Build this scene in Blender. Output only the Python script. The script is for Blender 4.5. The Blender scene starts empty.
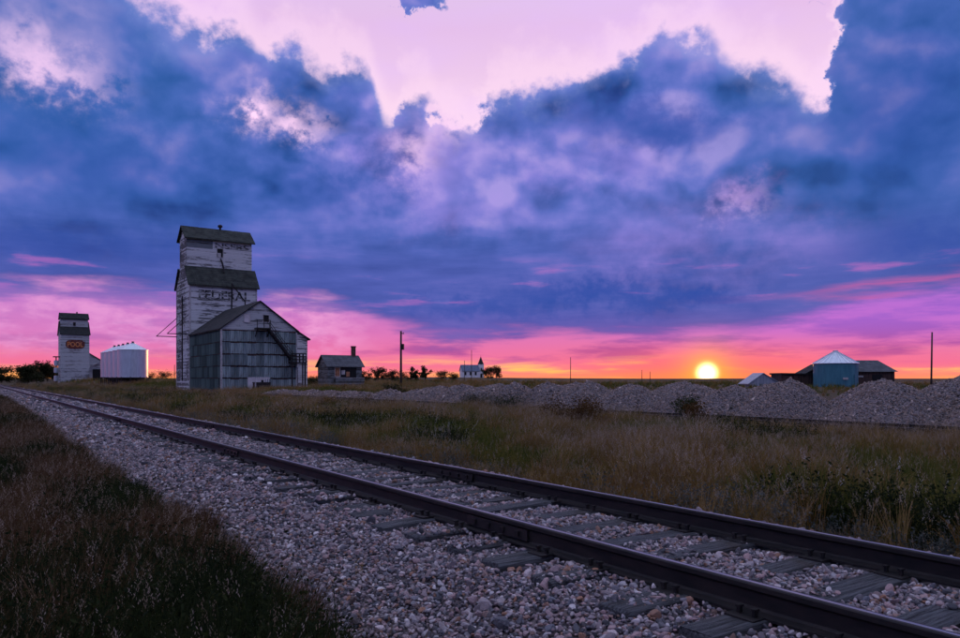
import bpy, bmesh, math, random
import numpy as np
from mathutils import Vector, Matrix, Euler, noise as mnoise
R = math.radians
scene = bpy.context.scene
# World axes: +Y runs along the railway (away), +X to its right. z = 0 is the top of the rails.
F_PX, YAW = 747.0, 34.0                        # focal length in photo pixels, camera heading (degrees, clockwise from the track)
CAM = Vector((0, 0, 1.10))
cd = bpy.data.cameras.new('camera'); cam = bpy.data.objects.new('camera', cd); scene.collection.objects.link(cam)
cam.location = CAM; cam.rotation_euler = (R(90), 0, R(-YAW)); cd.shift_y = 61 / 960
cd.sensor_width = 36; cd.lens = 36 * F_PX / 960; cd.clip_end = 30000; cd.clip_start = 0.05
scene.camera = cam
scene.render.resolution_x, scene.render.resolution_y = 1024, 681
vs = scene.view_settings; vs.view_transform = 'Standard'; vs.look = 'None'; vs.exposure = 0.30; vs.gamma = 1; vs.use_curve_mapping = False
scene.cycles.use_denoising = True
scene.cycles.use_adaptive_sampling = True; scene.cycles.adaptive_threshold = .02; scene.cycles.adaptive_min_samples = 12
scene.cycles.denoiser = 'OPENIMAGEDENOISE'
scene.cycles.max_bounces = 5; scene.cycles.diffuse_bounces = 3; scene.cycles.glossy_bounces = 3
scene.cycles.sample_clamp_indirect = 4
SUN_AZ, SUN_EL = YAW + 16.9, 0.50            # clockwise from +Y, degrees

# ------------------------------------------------------------------ node expression helper
class V:
    def __init__(s, nt, sock): s.nt, s.s = nt, sock
    def _m(s, op, *o, clamp=False):
        n = s.nt.nodes.new('ShaderNodeMath'); n.operation = op; n.use_clamp = clamp
        for i, a in enumerate((s,) + o):
            if isinstance(a, V): s.nt.links.new(a.s, n.inputs[i])
            else: n.inputs[i].default_value = a
        return V(s.nt, n.outputs[0])
    def __add__(s, o): return s._m('ADD', o)
    __radd__ = __add__
    def __sub__(s, o): return s._m('SUBTRACT', o)
    def __rsub__(s, o): return (s * -1.0) + o
    def __mul__(s, o): return s._m('MULTIPLY', o)
    __rmul__ = __mul__
    def __truediv__(s, o): return s._m('DIVIDE', o)
    def __neg__(s): return s * -1.0
    def max(s, o): return s._m('MAXIMUM', o)
    def min(s, o): return s._m('MINIMUM', o)
    def abs(s): return s._m('ABSOLUTE')
    def pow(s, o): return s._m('POWER', o)
    def exp(s): return s._m('EXPONENT')
    def asin(s): return s._m('ARCSINE')
    def clamp(s): return s._m('ADD', 0.0, clamp=True)
    def smooth(s, lo, hi, a=0.0, b=1.0):
        n = s.nt.nodes.new('ShaderNodeMapRange'); n.interpolation_type = 'SMOOTHSTEP'
        s.nt.links.new(s.s, n.inputs[0])
        for i, v in zip((1, 2, 3, 4), (lo, hi, a, b)): n.inputs[i].default_value = v
        return V(s.nt, n.outputs[0])
def mixc(nt, f, a, b, mode='MIX'):
    n = nt.nodes.new('ShaderNodeMix'); n.data_type = 'RGBA'; n.blend_type = mode; n.clamp_factor = True
    for i, v in ((0, f), (6, a), (7, b)):
        if isinstance(v, V): nt.links.new(v.s, n.inputs[i])
        elif isinstance(v, (int, float)): n.inputs[i].default_value = v
        else: n.inputs[i].default_value = tuple(v) + (1,)
    return V(nt, n.outputs[2])
def vec(nt, x, y, z):
    n = nt.nodes.new('ShaderNodeCombineXYZ')
    for i, v in enumerate((x, y, z)):
        if isinstance(v, V): nt.links.new(v.s, n.inputs[i])
        else: n.inputs[i].default_value = v
    return V(nt, n.outputs[0])
def noise(nt, p, scale, detail=6, rough=.55, dist=0.0, lac=2.0):
    n = nt.nodes.new('ShaderNodeTexNoise'); n.inputs['Scale'].default_value = scale; n.inputs['Detail'].default_value = detail
    n.inputs['Roughness'].default_value = rough; n.inputs['Distortion'].default_value = dist; n.inputs['Lacunarity'].default_value = lac
    if p is not None: nt.links.new(p.s, n.inputs['Vector'])
    return V(nt, n.outputs[0])
def voro(nt, p, scale, detail=0, rough=.5, feature='F1', out=0, smooth=None):
    n = nt.nodes.new('ShaderNodeTexVoronoi'); n.feature = feature; n.inputs['Scale'].default_value = scale
    n.inputs['Detail'].default_value = detail; n.inputs['Roughness'].default_value = rough; n.normalize = detail > 0
    if smooth is not None: n.inputs['Smoothness'].default_value = smooth
    if p is not None: nt.links.new(p.s, n.inputs['Vector'])
    return V(nt, n.outputs[out])
def ramp(nt, f, stops, interp='LINEAR'):
    n = nt.nodes.new('ShaderNodeValToRGB'); cr = n.color_ramp; cr.interpolation = interp
    while len(cr.elements) < len(stops): cr.elements.new(.5)
    for e, (p, c) in zip(cr.elements, stops): e.position = p; e.color = tuple(c) + (1,)
    nt.links.new(f.s, n.inputs[0]); return V(nt, n.outputs[0])
def S(r, g, b):                                  # sRGB 0..255 -> linear
    f = lambda c: (c / 255 / 12.92) if c / 255 <= .04045 else ((c / 255 + .055) / 1.055) ** 2.4
    return (f(r), f(g), f(b))
def azel(px, py):                                # direction of a point of the far sky: azimuth from the view heading, elevation
    x, y = (px - 480) / F_PX, (380 - py) / F_PX
    return math.degrees(math.atan(x)), math.degrees(math.atan2(y, math.hypot(x, 1)))

# ------------------------------------------------------------------ the sky
world = bpy.data.worlds.new('World'); scene.world = world; world.use_nodes = True
nt = world.node_tree; nt.nodes.clear()
tc = nt.nodes.new('ShaderNodeTexCoord'); D = V(nt, tc.outputs['Generated'])
sp = nt.nodes.new('ShaderNodeSeparateXYZ'); nt.links.new(D.s, sp.inputs[0])
dx, dy, dz = (V(nt, o) for o in sp.outputs)
cy, sy = math.cos(R(YAW)), math.sin(R(YAW))
fwd, rgt = dx * sy + dy * cy, dx * cy - dy * sy
el = dz.asin() * (180 / math.pi)
az = rgt._m('ARCTAN2', fwd) * (180 / math.pi)
k = math.pi / 180
# cloud-space coordinates (no seam: built from the direction itself)
P = vec(nt, rgt, fwd, dz)
Pw = noise(nt, P, 9, 2, .5)                      # gentle warp
nL = noise(nt, vec(nt, rgt, fwd, dz * 1.3), 5.0, 2, .5)        # large masses
nM = noise(nt, vec(nt, rgt + 3.1 + Pw * .03, fwd, dz * 1.25), 12.0, 6, .54)
nF = noise(nt, vec(nt, rgt, fwd + 7.7, dz * 1.1), 60.0, 4, .62)
nA = noise(nt, vec(nt, rgt + 1.7 + Pw * .05, fwd, dz * 1.5 + Pw * .04), 8.0, 3, .5)
nU = noise(nt, vec(nt, rgt + 1.7 + Pw * .05 - .016, fwd, dz * 1.5 + Pw * .04 + .05), 8.0, 3, .5)       # the same masses a step higher up: relief
bil = voro(nt, vec(nt, rgt + Pw * .06, fwd + Pw * .06, dz * 1.05 + Pw * .05), 19, 2, .6, 'F1')
streak = noise(nt, vec(nt, rgt * 1.0, fwd * 1.0, dz * 6.5), 7.0, 5, .57)
streak2 = noise(nt, vec(nt, rgt * 1.0 + 4, fwd * 1.0, dz * 11), 6.0, 5, .58)

# top of the great cloud bank, traced over azimuth, then roughened by the noises
outline = [(-60, -60), (90, -30), (112, 0), (150, 22), (200, 46), (238, 40), (262, 66), (300, 66), (330, 80), (345, 73), (366, 80), (376, 108), (392, 135),
           (402, 108), (424, 110), (440, 132), (474, 140), (484, 106), (520, 98), (560, 96), (590, 88), (630, 78), (655, 60), (690, 54), (705, 46),
           (717, 56), (735, 76), (765, 86), (790, 98), (812, 112), (824, 108), (832, 60), (842, 0), (856, -40), (1000, -90)]
fc = nt.nodes.new('ShaderNodeFloatCurve'); cv = fc.mapping.curves[0]
pts = []
for px, py in outline:
    a, e = azel(px, max(py, -120)); pts.append(((a + 40) / 80, e / 40))
pts = [p for p in pts if 0 <= p[0] <= 1]
while len(cv.points) < len(pts): cv.points.new(.5, .5)
for q, p in zip(cv.points, pts): q.location = p; q.handle_type = 'AUTO_CLAMPED'
fc.mapping.update()
wob = (nM - .5) * 2.6
nt.links.new((((az + wob + (nF - .5) * 1.2) + 40) / 80).clamp().s, fc.inputs['Value'])
top = V(nt, fc.outputs[0]) * 40
azw, elw = az + (nM - .5) * 9 + (nF - .5) * 3, el + (bil - .42) * 4 + (nF - .5) * 3     # ragged coordinates
dens = top - el + .9 + (nM - .5) * 5.0 + (.42 - bil) * 3.2 + (nF - .5) * 2.3
AEW, AE = vec(nt, azw, elw, 0.0), vec(nt, az, el, 0.0)
def spot(px, py, rx, ry, p=AEW):
    a, e = azel(px, py)
    m = nt.nodes.new('ShaderNodeVectorMath'); m.operation = 'MULTIPLY_ADD'; nt.links.new(p.s, m.inputs[0])
    m.inputs[1].default_value = (1 / rx, 1 / ry, 0); m.inputs[2].default_value = (-a / rx, -e / ry, 0)
    q = nt.nodes.new('ShaderNodeVectorMath'); q.operation = 'DOT_PRODUCT'; nt.links.new(m.outputs[0], q.inputs[0]); nt.links.new(m.outputs[0], q.inputs[1])
    b = nt.nodes.new('ShaderNodeMath'); b.operation = 'POWER'; b.inputs[0].default_value = math.exp(-1); nt.links.new(q.outputs['Value'], b.inputs[1])
    return V(nt, b.outputs[0])
dens0 = dens
# thin places where the bright sky shows through
for (px, py, rx, ry, w) in [(448, 128, 1.2, .8, 2.5)]:
    dens = dens - spot(px, py, rx, ry) * w * (nF * 1.3 + .3)
for (px, py, rx, ry, w) in [(410, 2, 3.0, 1.5, 10.6), (826, 14, 1.0, .5, 6), (772, 58, 1.0, .5, 5)]:          # loose scraps
    dens = dens.max(spot(px, py, rx, ry) * w - 6.2 + (nM - .5) * 6 + (nF - .5) * 4)
Mc = dens.smooth(-.35, 1.25)
# ---- clear sky behind
sunang_h = ((az - 16.9) / 14).pow(2.0)
sung = (-sunang_h).exp()                          # 1 in the sun's azimuth
sunw = (-(((az - 10) / 40).pow(2.0))).exp()
u = (el / 45.0).max(0.0).min(1.0)
clear = ramp(nt, u, [(0, S(250, 150, 150)), (.05, S(240, 120, 185)), (.14, S(222, 132, 216)), (.30, S(216, 164, 212)), (.42, S(222, 188, 214)), (.56, S(206, 170, 210)), (.75, S(196, 186, 220)), (1, S(168, 184, 222))])
clear = mixc(nt, noise(nt, vec(nt, rgt, fwd, dz * 3), 5, 3, .55).smooth(.42, .75) * .35, clear, S(205, 170, 232))
skyt = nt.nodes.new('ShaderNodeTexSky'); skyt.sky_type = 'NISHITA'; skyt.sun_disc = False
skyt.sun_elevation = R(SUN_EL); skyt.sun_rotation = R(SUN_AZ); skyt.altitude = 700
clear = mixc(nt, .03, clear, V(nt, skyt.outputs[0]), 'ADD')
# ---- cloud body colour
hi = el.smooth(6, 15)                             # puffy above, layered below
flat = (streak - .5) * 1.15 + (nL - .5) * .9
puffy = (nA - nU) * 1.9 + (nL - .5) * .9 + (.42 - bil) * .48 + (nF - .5) * .18 + (nM - .5) * .75
shade = flat + (puffy - flat) * hi + .42
body = ramp(nt, shade.clamp(), [(.04, S(24, 50, 108)), (.24, S(46, 78, 146)), (.46, S(72, 96, 172)), (.64, S(100, 110, 188)), (.88, S(148, 138, 204))])
side = az.smooth(8, 30)                           # the tower at the right is a colder, darker blue
body = mixc(nt, side * .42, body, S(52, 94, 156))
left = az.smooth(-8, -30)
body = mixc(nt, left * el.smooth(8, 17) * .55, body, S(46, 94, 160))
low = el.smooth(13.5, 6.5)
body = mixc(nt, low * .5, body, S(78, 76, 152))
body = mixc(nt, el.smooth(6.2, 2.6) * .55, body, S(104, 70, 150))
edge = dens.smooth(2.6, .2)                       # thin rims let light through
body = mixc(nt, edge * .5, body, S(128, 142, 206))
for (px, py, rx, ry, w) in [(740, 206, 1.6, 1.3, .75), (560, 160, 5, 2.5, .28), (700, 250, 7, 2.6, .35), (640, 170, 4, 2, .2), (420, 165, 4, 3, .55), (800, 250, 5, 1.5, .3), (470, 220, 6, 1.5, .25)]:
    body = mixc(nt, spot(px, py, rx, ry) * (nM - .28).max(0.0) * (w * 2.6), body, S(176, 140, 222))
for (px, py, rx, ry, w) in [(660, 140, 5, 1.4, .6), (620, 120, 4, 1.2, .4), (900, 120, 5, 6, .5), (925, 250, 5, 1.6, .55), (110, 170, 8, 3, .4), (330, 200, 5, 2, .3), (60, 250, 9, 1.2, .5), (590, 300, 6, 1.0, .8), (690, 305, 4, .7, .8), (470, 312, 5, .8, .6)]:
    body = mixc(nt, spot(px, py, rx, ry) * w, body, S(40, 70, 150))
col = mixc(nt, Mc, clear, body)
for (px, py, rx, ry, w) in [(46, 62, 2.6, 1.8, .6), (70, 86, 2.4, 1.2, .55), (266, 113, 1.4, 1.1, 1.2), (308, 134, 1.8, .9, .8), (424, 160, 1.8, 1.8, .55), (456, 142, 1.6, 1.0, .4), (744, 208, 1.6, 1.0, .22)]:
    col = mixc(nt, spot(px, py, rx, ry) * (nM * .6 + nF * .4 + (.42 - bil) * .2).smooth(.40, .62) * w, col, S(244, 202, 234))
rim = dens0.smooth(-3.2, -.3) * dens0.smooth(1.2, -.3)
col = mixc(nt, rim * el.smooth(7, 14) * .32, col, S(246, 214, 230))
# ---- the low bands under the bank
bankbase = el + (nL - .5) * 2.0 + (streak - .5) * 4.0 - az.smooth(-6, -20) * -.0
baseel = 5.6 - az.smooth(-14, -3) * 2.4 + az.smooth(18, 28) * 2.2
band = (bankbase - baseel).smooth(1.3, -.6)      # 1 below the base of the bank
pink = ramp(nt, (el / 8).max(0.0).min(1.0), [(0, S(240, 128, 104)), (.14, S(226, 106, 138)), (.42, S(204, 108, 168)), (.7, S(172, 106, 182)), (1, S(142, 100, 182))])
puff = noise(nt, vec(nt, rgt, fwd, dz * 2.2), 24, 5, .58)
pink = mixc(nt, puff.smooth(.36, .66) * az.smooth(-6, -14) * el.smooth(1.2, 3) * .8, pink, S(228, 154, 200))
dark = mixc(nt, el.smooth(2.0, 5.0), S(160, 72, 140), S(98, 78, 160))
pink = mixc(nt, streak.smooth(.46, .64) * (.6 + az.smooth(-10, 0) * .35) * el.smooth(.6, 2.2), pink, dark)
right = az.smooth(6, 16)
pink = mixc(nt, right * el.smooth(1.6, 4.4) * .62, pink, S(166, 96, 200))
glow = streak2.smooth(.48, .70) * el.smooth(2.4, .3)
warm = sunw * .5 + .5
pink = mixc(nt, glow * warm, pink, S(255, 196, 92))
pink = mixc(nt, el.smooth(.9, .0) * .4, pink, S(255, 150, 70))
pink = mixc(nt, az.smooth(-8, -26) * el.smooth(.8, 3.5) * .4, pink, S(188, 122, 190))
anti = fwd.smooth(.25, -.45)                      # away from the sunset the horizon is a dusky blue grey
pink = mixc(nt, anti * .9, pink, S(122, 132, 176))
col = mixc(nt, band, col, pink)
# thin pink streaks lit from below inside the base of the bank
lit = streak.smooth(.56, .70) * (el - 7.0).abs().smooth(2.6, .4)
col = mixc(nt, lit * .38, col, S(206, 104, 180))
a9, e9 = azel(905, 283)
lit2 = ((((az - a9) / 7).pow(2.0) + ((el - e9 - (az - a9) * .05 + (streak2 - .5) * 2.4) / .35).pow(2.0)) * -1.0).exp()
col = mixc(nt, lit2 * .6, col, S(190, 90, 150))
# ---- sun: disc and the glow in the air around it
angs = (((az - 16.9)).pow(2.0) + (el - SUN_EL).pow(2.0)).pow(.5)
wide = (-(((az - 16.9) / 9.0).pow(2.0) + ((el - .4) / 2.0).pow(2.0))).exp()
col = mixc(nt, wide * .6, col, S(255, 112, 60))
mid = (-(angs / 1.25).pow(1.3)).exp()
col = mixc(nt, mid, col, (1.1, .50, .03))
core = (-(angs / .62).pow(3.0)).exp()
lpcol = mixc(nt, core, col, (4.0, 3.0, 1.3), 'ADD')
# below the horizon: plain dark ground tone
lpcol = mixc(nt, el.smooth(-.3, -2), lpcol, S(60, 48, 60))
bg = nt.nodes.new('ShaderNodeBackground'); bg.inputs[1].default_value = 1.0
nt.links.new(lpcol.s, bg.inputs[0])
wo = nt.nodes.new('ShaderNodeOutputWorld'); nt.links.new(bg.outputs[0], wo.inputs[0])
world.cycles.sampling_method = 'NONE'

sun = bpy.data.lights.new('sun', 'SUN'); sun.energy = .8; sun.angle = R(1.0); sun.color = (1, .42, .16)
so = bpy.data.objects.new('sun', sun); scene.collection.objects.link(so)
sd = Vector((math.sin(R(SUN_AZ)) * math.cos(R(SUN_EL)), math.cos(R(SUN_AZ)) * math.cos(R(SUN_EL)), math.sin(R(SUN_EL))))
so.rotation_euler = sd.to_track_quat('Z', 'Y').to_euler()

# ------------------------------------------------------------------ object helpers
COL = scene.collection
rng = np.random.default_rng(7); random.seed(7)
class MB:
    def __init__(s): s.v, s.f = [], []
    def add(s, vs_, fs):
        o = len(s.v); s.v += [tuple(p) for p in vs_]; s.f += [tuple(i + o for i in q) for q in fs]; return s
    def box(s, x0, x1, y0, y1, z0, z1):
        return s.add([(x, y, z) for z in (z0, z1) for y in (y0, y1) for x in (x0, x1)], [(0, 2, 3, 1), (4, 5, 7, 6), (0, 1, 5, 4), (2, 6, 7, 3), (0, 4, 6, 2), (1, 3, 7, 5)])
    def bar(s, a, b, w, h=None):
        a, b = Vector(a), Vector(b); d = (b - a).normalized(); h = h or w
        q = d.cross(Vector((0, 0, 1))); q = q.normalized() if q.length > 1e-4 else Vector((1, 0, 0)); r = q.cross(d)
        vv = [p + q * (i * w / 2) + r * (j * h / 2) for p in (a, b) for i, j in ((-1, -1), (1, -1), (1, 1), (-1, 1))]
        return s.add(vv, [(0, 1, 2, 3), (7, 6, 5, 4), (0, 4, 5, 1), (1, 5, 6, 2), (2, 6, 7, 3), (3, 7, 4, 0)])
    def tube(s, pts, rad, n=8):
        rings = []
        rad = rad if hasattr(rad, '__len__') else [rad] * len(pts)
        pts = [Vector(p) for p in pts]
        for i, p in enumerate(pts):
            d = (pts[min(i + 1, len(pts) - 1)] - pts[max(i - 1, 0)]).normalized()
            q = d.cross(Vector((0.03, .02, 1))); q = q.normalized() if q.length > 1e-3 else Vector((1, 0, 0)); r = d.cross(q)
            rings += [p + (q * math.cos(a) + r * math.sin(a)) * rad[i] for a in (2 * math.pi * j / n for j in range(n))]
        fs = [(i * n + j, i * n + (j + 1) % n, (i + 1) * n + (j + 1) % n, (i + 1) * n + j) for i in range(len(pts) - 1) for j in range(n)]
        fs += [tuple(range(n - 1, -1, -1)), tuple((len(pts) - 1) * n + j for j in range(n))]
        return s.add(rings, fs)
    def lathe(s, prof, n=32, c=(0, 0), ripple=0):
        o = [];
        for r, z in prof:
            o += [(c[0] + (r + (ripple if j % 2 else 0)) * math.cos(2 * math.pi * j / n), c[1] + (r + (ripple if j % 2 else 0)) * math.sin(2 * math.pi * j / n), z) for j in range(n)]
        m = len(prof)
        return s.add(o, [(i * n + j, i * n + (j + 1) % n, (i + 1) * n + (j + 1) % n, (i + 1) * n + j) for i in range(m - 1) for j in range(n)])
    def prism(s, poly, axis, a, b):                # poly in the plane across `axis`, extruded from a to b
        P3 = (lambda u, w, t: (t, u, w)) if axis == 'x' else ((lambda u, w, t: (u, t, w)) if axis == 'y' else (lambda u, w, t: (u, w, t)))
        n = len(poly)
        return s.add([P3(u, w, t) for t in (a, b) for u, w in poly], [tuple(range(n))[::-1], tuple(range(n, 2 * n))] + [(i, (i + 1) % n, n + (i + 1) % n, n + i) for i in range(n)])
    def mesh(s, name):
        m = bpy.data.meshes.new(name); m.from_pydata(s.v, [], s.f); m.update()
        bm = bmesh.new(); bm.from_mesh(m); bmesh.ops.recalc_face_normals(bm, faces=bm.faces); bm.to_mesh(m); bm.free(); return m
    def build(s, name, mt, parent=None, smooth=False):
        return obj(name, s.mesh(name), mt, parent, smooth)
def obj(name, me, mt=None, parent=None, smooth=False):
    o = bpy.data.objects.new(name, me); COL.objects.link(o)
    if mt is not None and not me.materials: me.materials.append(mt)
    if smooth: me.polygons.foreach_set('use_smooth', [True] * len(me.polygons))
    if parent is not None: o.parent = parent
    return o
def tag(o, label=None, cat=None, group=None, kind=None):
    for k_, v_ in (('label', label), ('category', cat), ('group', group), ('kind', kind)):
        if v_: o[k_] = v_
    return o
def thing(name, label, cat, loc=(0, 0, 0), rz=0, group=None):
    o = bpy.data.objects.new(name, None); COL.objects.link(o); o.location = loc; o.rotation_euler = (0, 0, rz); o.empty_display_size = .3
    return tag(o, label, cat, group)
def np_mesh(name, verts, tris):
    verts = np.asarray(verts, np.float32); tris = np.asarray(tris, np.int32)
    m = bpy.data.meshes.new(name); m.vertices.add(len(verts)); m.vertices.foreach_set('co', verts.ravel())
    k_ = tris.shape[1]; m.loops.add(tris.size); m.loops.foreach_set('vertex_index', tris.ravel())
    m.polygons.add(len(tris)); m.polygons.foreach_set('loop_start', np.arange(0, tris.size, k_)); m.polygons.foreach_set('loop_total', np.full(len(tris), k_))
    m.update(calc_edges=True); return m
def sstep(x, a, b):
    t = np.clip((np.asarray(x, float) - a) / (b - a), 0, 1); return t * t * (3 - 2 * t)
_perm = rng.random((64, 64))
def vnoise(x, y):                                   # smooth value noise, period 64
    x, y = np.asarray(x, float), np.asarray(y, float)
    xi, yi = np.floor(x).astype(int), np.floor(y).astype(int); fx, fy = x - xi, y - yi
    fx, fy = fx * fx * (3 - 2 * fx), fy * fy * (3 - 2 * fy); g = lambda a, b: _perm[a % 64, b % 64]
    return (g(xi, yi) * (1 - fx) + g(xi + 1, yi) * fx) * (1 - fy) + (g(xi, yi + 1) * (1 - fx) + g(xi + 1, yi + 1) * fx) * fy
def fbm(x, y, n=3): return sum(vnoise(x * 2 ** i + 9 * i, y * 2 ** i + 5 * i) / 2 ** i for i in range(n)) / sum(.5 ** i for i in range(n))

# ------------------------------------------------------------------ materials
def mat(name):
    m = bpy.data.materials.new(name); m.use_nodes = True; t = m.node_tree; b = t.nodes['Principled BSDF']
    b.inputs['Specular IOR Level'].default_value = .25; return m, t, b
def setc(t, b, c): t.links.new(c.s, b.inputs['Base Color'])
def bump(t, b, h, dist=.02, st=.6):
    n = t.nodes.new('ShaderNodeBump'); n.inputs['Distance'].default_value = dist; n.inputs['Strength'].default_value = st
    t.links.new(h.s, n.inputs['Height']); t.links.new(n.outputs[0], b.inputs['Normal'])
def opos(t):
    g = t.nodes.new('ShaderNodeTexCoord'); return V(t, g.outputs['Object'])
def gpos(t):
    g = t.nodes.new('ShaderNodeNewGeometry'); return V(t, g.outputs['Position'])
def orand(t):
    g = t.nodes.new('ShaderNodeObjectInfo'); return V(t, g.outputs['Random'])
def sep(t, v):
    n = t.nodes.new('ShaderNodeSeparateXYZ'); t.links.new(v.s, n.inputs[0]); return [V(t, o) for o in n.outputs]
def plain(name, c, rough=.8, metal=0, var=.25, scale=6, c2=None, stretch=(1, 1, 1)):
    m, t, b = mat(name); x, y, z = sep(t, opos(t))
    n = noise(t, vec(t, x * stretch[0], y * stretch[1], z * stretch[2]), scale, 5, .6)
    setc(t, b, mixc(t, n.smooth(.3, .7), tuple(v * (1 - var) for v in c), c2 or tuple(v * (1 + var) for v in c)))
    b.inputs['Roughness'].default_value = rough; b.inputs['Metallic'].default_value = metal; bump(t, b, n, .02, .4); return m
M = {}
# ballast and gravel stones: every stone its own tone
def stone_mat(name, stops):
    m, t, b = mat(name); p_ = opos(t); c_ = ramp(t, orand(t), stops)
    setc(t, b, mixc(t, noise(t, p_, 3.0, 4, .6).smooth(.35, .7) * .5, c_, mixc(t, .5, c_, (.12, .11, .11)))); b.inputs['Roughness'].default_value = .72
    bump(t, b, noise(t, p_, 5, 4, .6), .25, .35); return m
M['stone'] = stone_mat('stone', [(0, (.04, .042, .05)), (.16, (.12, .115, .13)), (.34, (.31, .25, .26)), (.48, (.46, .30, .29)), (.58, (.13, .14, .17)), (.70, (.60, .50, .50)), (.80, (.09, .085, .09)), (.88, (.36, .18, .11)), (.92, (.24, .23, .26)), (1, (.80, .72, .71))])
M['heap_stone'] = stone_mat('heap_stone', [(0, (.05, .042, .04)), (.2, (.16, .115, .095)), (.45, (.34, .245, .20)), (.65, (.24, .175, .145)), (.8, (.48, .36, .30)), (.9, (.10, .075, .065)), (1, (.68, .54, .47))])
m, t, b = mat('ballast_bed'); p_ = gpos(t); v_ = voro(t, p_, 22, 0); vc = voro(t, p_, 22, 0, out=1)
setc(t, b, mixc(t, v_.smooth(.5, .85), mixc(t, vc, (.07, .065, .07), (.26, .21, .21)), (.02, .018, .02))); b.inputs['Roughness'].default_value = .9
bump(t, b, 1 - v_, .03, .9); M['ballast'] = m
m, t, b = mat('soil'); p_ = gpos(t); n1 = noise(t, p_, .06, 6, .6); n2 = noise(t, p_, 1.4, 6, .65)
c_ = mixc(t, n1.smooth(.35, .65), (.060, .036, .014), (.042, .040, .012)); c_ = mixc(t, n2.smooth(.35, .7), c_, (.085, .050, .020))
setc(t, b, c_); b.inputs['Roughness'].default_value = .95; bump(t, b, n2, .25, .8); M['soil'] = m
m, t, b = mat('tie_wood'); x, y, z = sep(t, opos(t)); g = noise(t, vec(t, x * 1.2, y * 22, z * 22), 2.5, 6, .65); n2 = noise(t, opos(t), 3, 4)
c_ = mixc(t, g.smooth(.32, .68), (.022, .023, .026), (.115, .12, .13)); c_ = mixc(t, n2.smooth(.5, .8) * .6, c_, (.05, .035, .025))
setc(t, b, c_); b.inputs['Roughness'].default_value = .85; bump(t, b, g, .03, .9); M['tie'] = m
m, t, b = mat('rail_rust'); p_ = gpos(t); x, y, z = sep(t, p_); n1 = noise(t, vec(t, x * 3, y * .8, z * 3), 6, 6, .65)
setc(t, b, mixc(t, n1.smooth(.3, .7), (.010, .0098, .0105), (.026, .021, .020))); b.inputs['Roughness'].default_value = .62; bump(t, b, n1, .004, .6); M['rust'] = m
m, t, b = mat('polished_steel'); n1 = noise(t, vec(t, x_ := sep(t, gpos(t))[0] * 30, sep(t, gpos(t))[1] * 1.0, 0.0), 3, 5, .6)
setc(t, b, mixc(t, n1.smooth(.3, .7), (.22, .22, .24), (.40, .39, .41))); b.inputs['Metallic'].default_value = 1; b.inputs['Roughness'].default_value = .34; M['steel'] = m
def boards(name, pale, worn, step, vertical=False, amount=.5, axis=2, gap=.06, fine=1.0):
    m, t, b = mat(name); x, y, z = sep(t, opos(t)); h = (x + y) if vertical else z; w = z if vertical else (x + y)
    ph = (h / step)._m('FRACT'); row = (h / step)._m('FLOOR')
    rn = t.nodes.new('ShaderNodeTexWhiteNoise'); rn.noise_dimensions = '1D'; t.links.new(row.s, rn.inputs['W']); rv = V(t, rn.outputs[0])
    peel = noise(t, vec(t, w * .55 * fine + rv * 7, h * 2.6, rv * 3), 1.6, 7, .68); big = noise(t, opos(t), .22, 3, .5)
    pf = (peel + (big - .5) * .8 + (rv - .5) * .25).smooth(.62 - amount * .25, .74 - amount * .2)
    c_ = mixc(t, pf, pale, worn); c_ = mixc(t, (rv - .3) * .35, c_, tuple(v * .55 for v in pale))
    line = ph.smooth(gap, 0.0) + ph.smooth(1 - gap, 1.0)
    c_ = mixc(t, line * .75, c_, tuple(v * .25 for v in worn)); setc(t, b, c_); b.inputs['Roughness'].default_value = .85
    bump(t, b, (1 - line) * .6 + peel * .5, .03, .7); return m
M['white_boards'] = boards('weathered_white_boards', (.62, .63, .65), (.11, .11, .115), .19, amount=.5)
M['side_boards'] = boards('peeling_side_boards', (.55, .57, .60), (.065, .065, .07), .19, amount=.85, fine=2.2)
M['pale_boards'] = boards('pale_grey_boards', (.46, .48, .50), (.15, .15, .155), .2, amount=.42)
M['grey_boards'] = boards('grey_bare_boards', (.18, .205, .22), (.06, .062, .06), .16, amount=.7)
M['church'] = boards('church_white_boards', (.78, .77, .78), (.6, .6, .62), .2, amount=.1)
M['brown_boards'] = boards('dark_brown_boards', (.075, .045, .04), (.03, .022, .022), .22, vertical=True, amount=.5)
def shingles(name, a_, b_, step=.3):
    m, t, b = mat(name); x, y, z = sep(t, opos(t)); n1 = noise(t, opos(t), 1.3, 6, .65); ph = (z / step)._m('FRACT')
    c_ = mixc(t, n1.smooth(.3, .7), a_, b_); c_ = mixc(t, ph.smooth(.25, 0) * .6, c_, tuple(v * .4 for v in a_)); setc(t, b, c_)
    b.inputs['Roughness'].default_value = .9; bump(t, b, ph + n1 * .5, .03, .5); return m
M['roof_dark'] = shingles('dark_green_shingles', (.022, .026, .024), (.06, .068, .058))
M['roof_black'] = shingles('black_shingles', (.016, .017, .018), (.038, .04, .04))
M['roof_sky_tint'] = shingles('sky_tinted_roof', (.10, .13, .19), (.17, .20, .27), .4)  # church roof: blue of the sky reflected in metal, painted into the base colour
M['roof_grey'] = shingles('grey_shingles', (.06, .066, .075), (.12, .125, .14))
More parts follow.
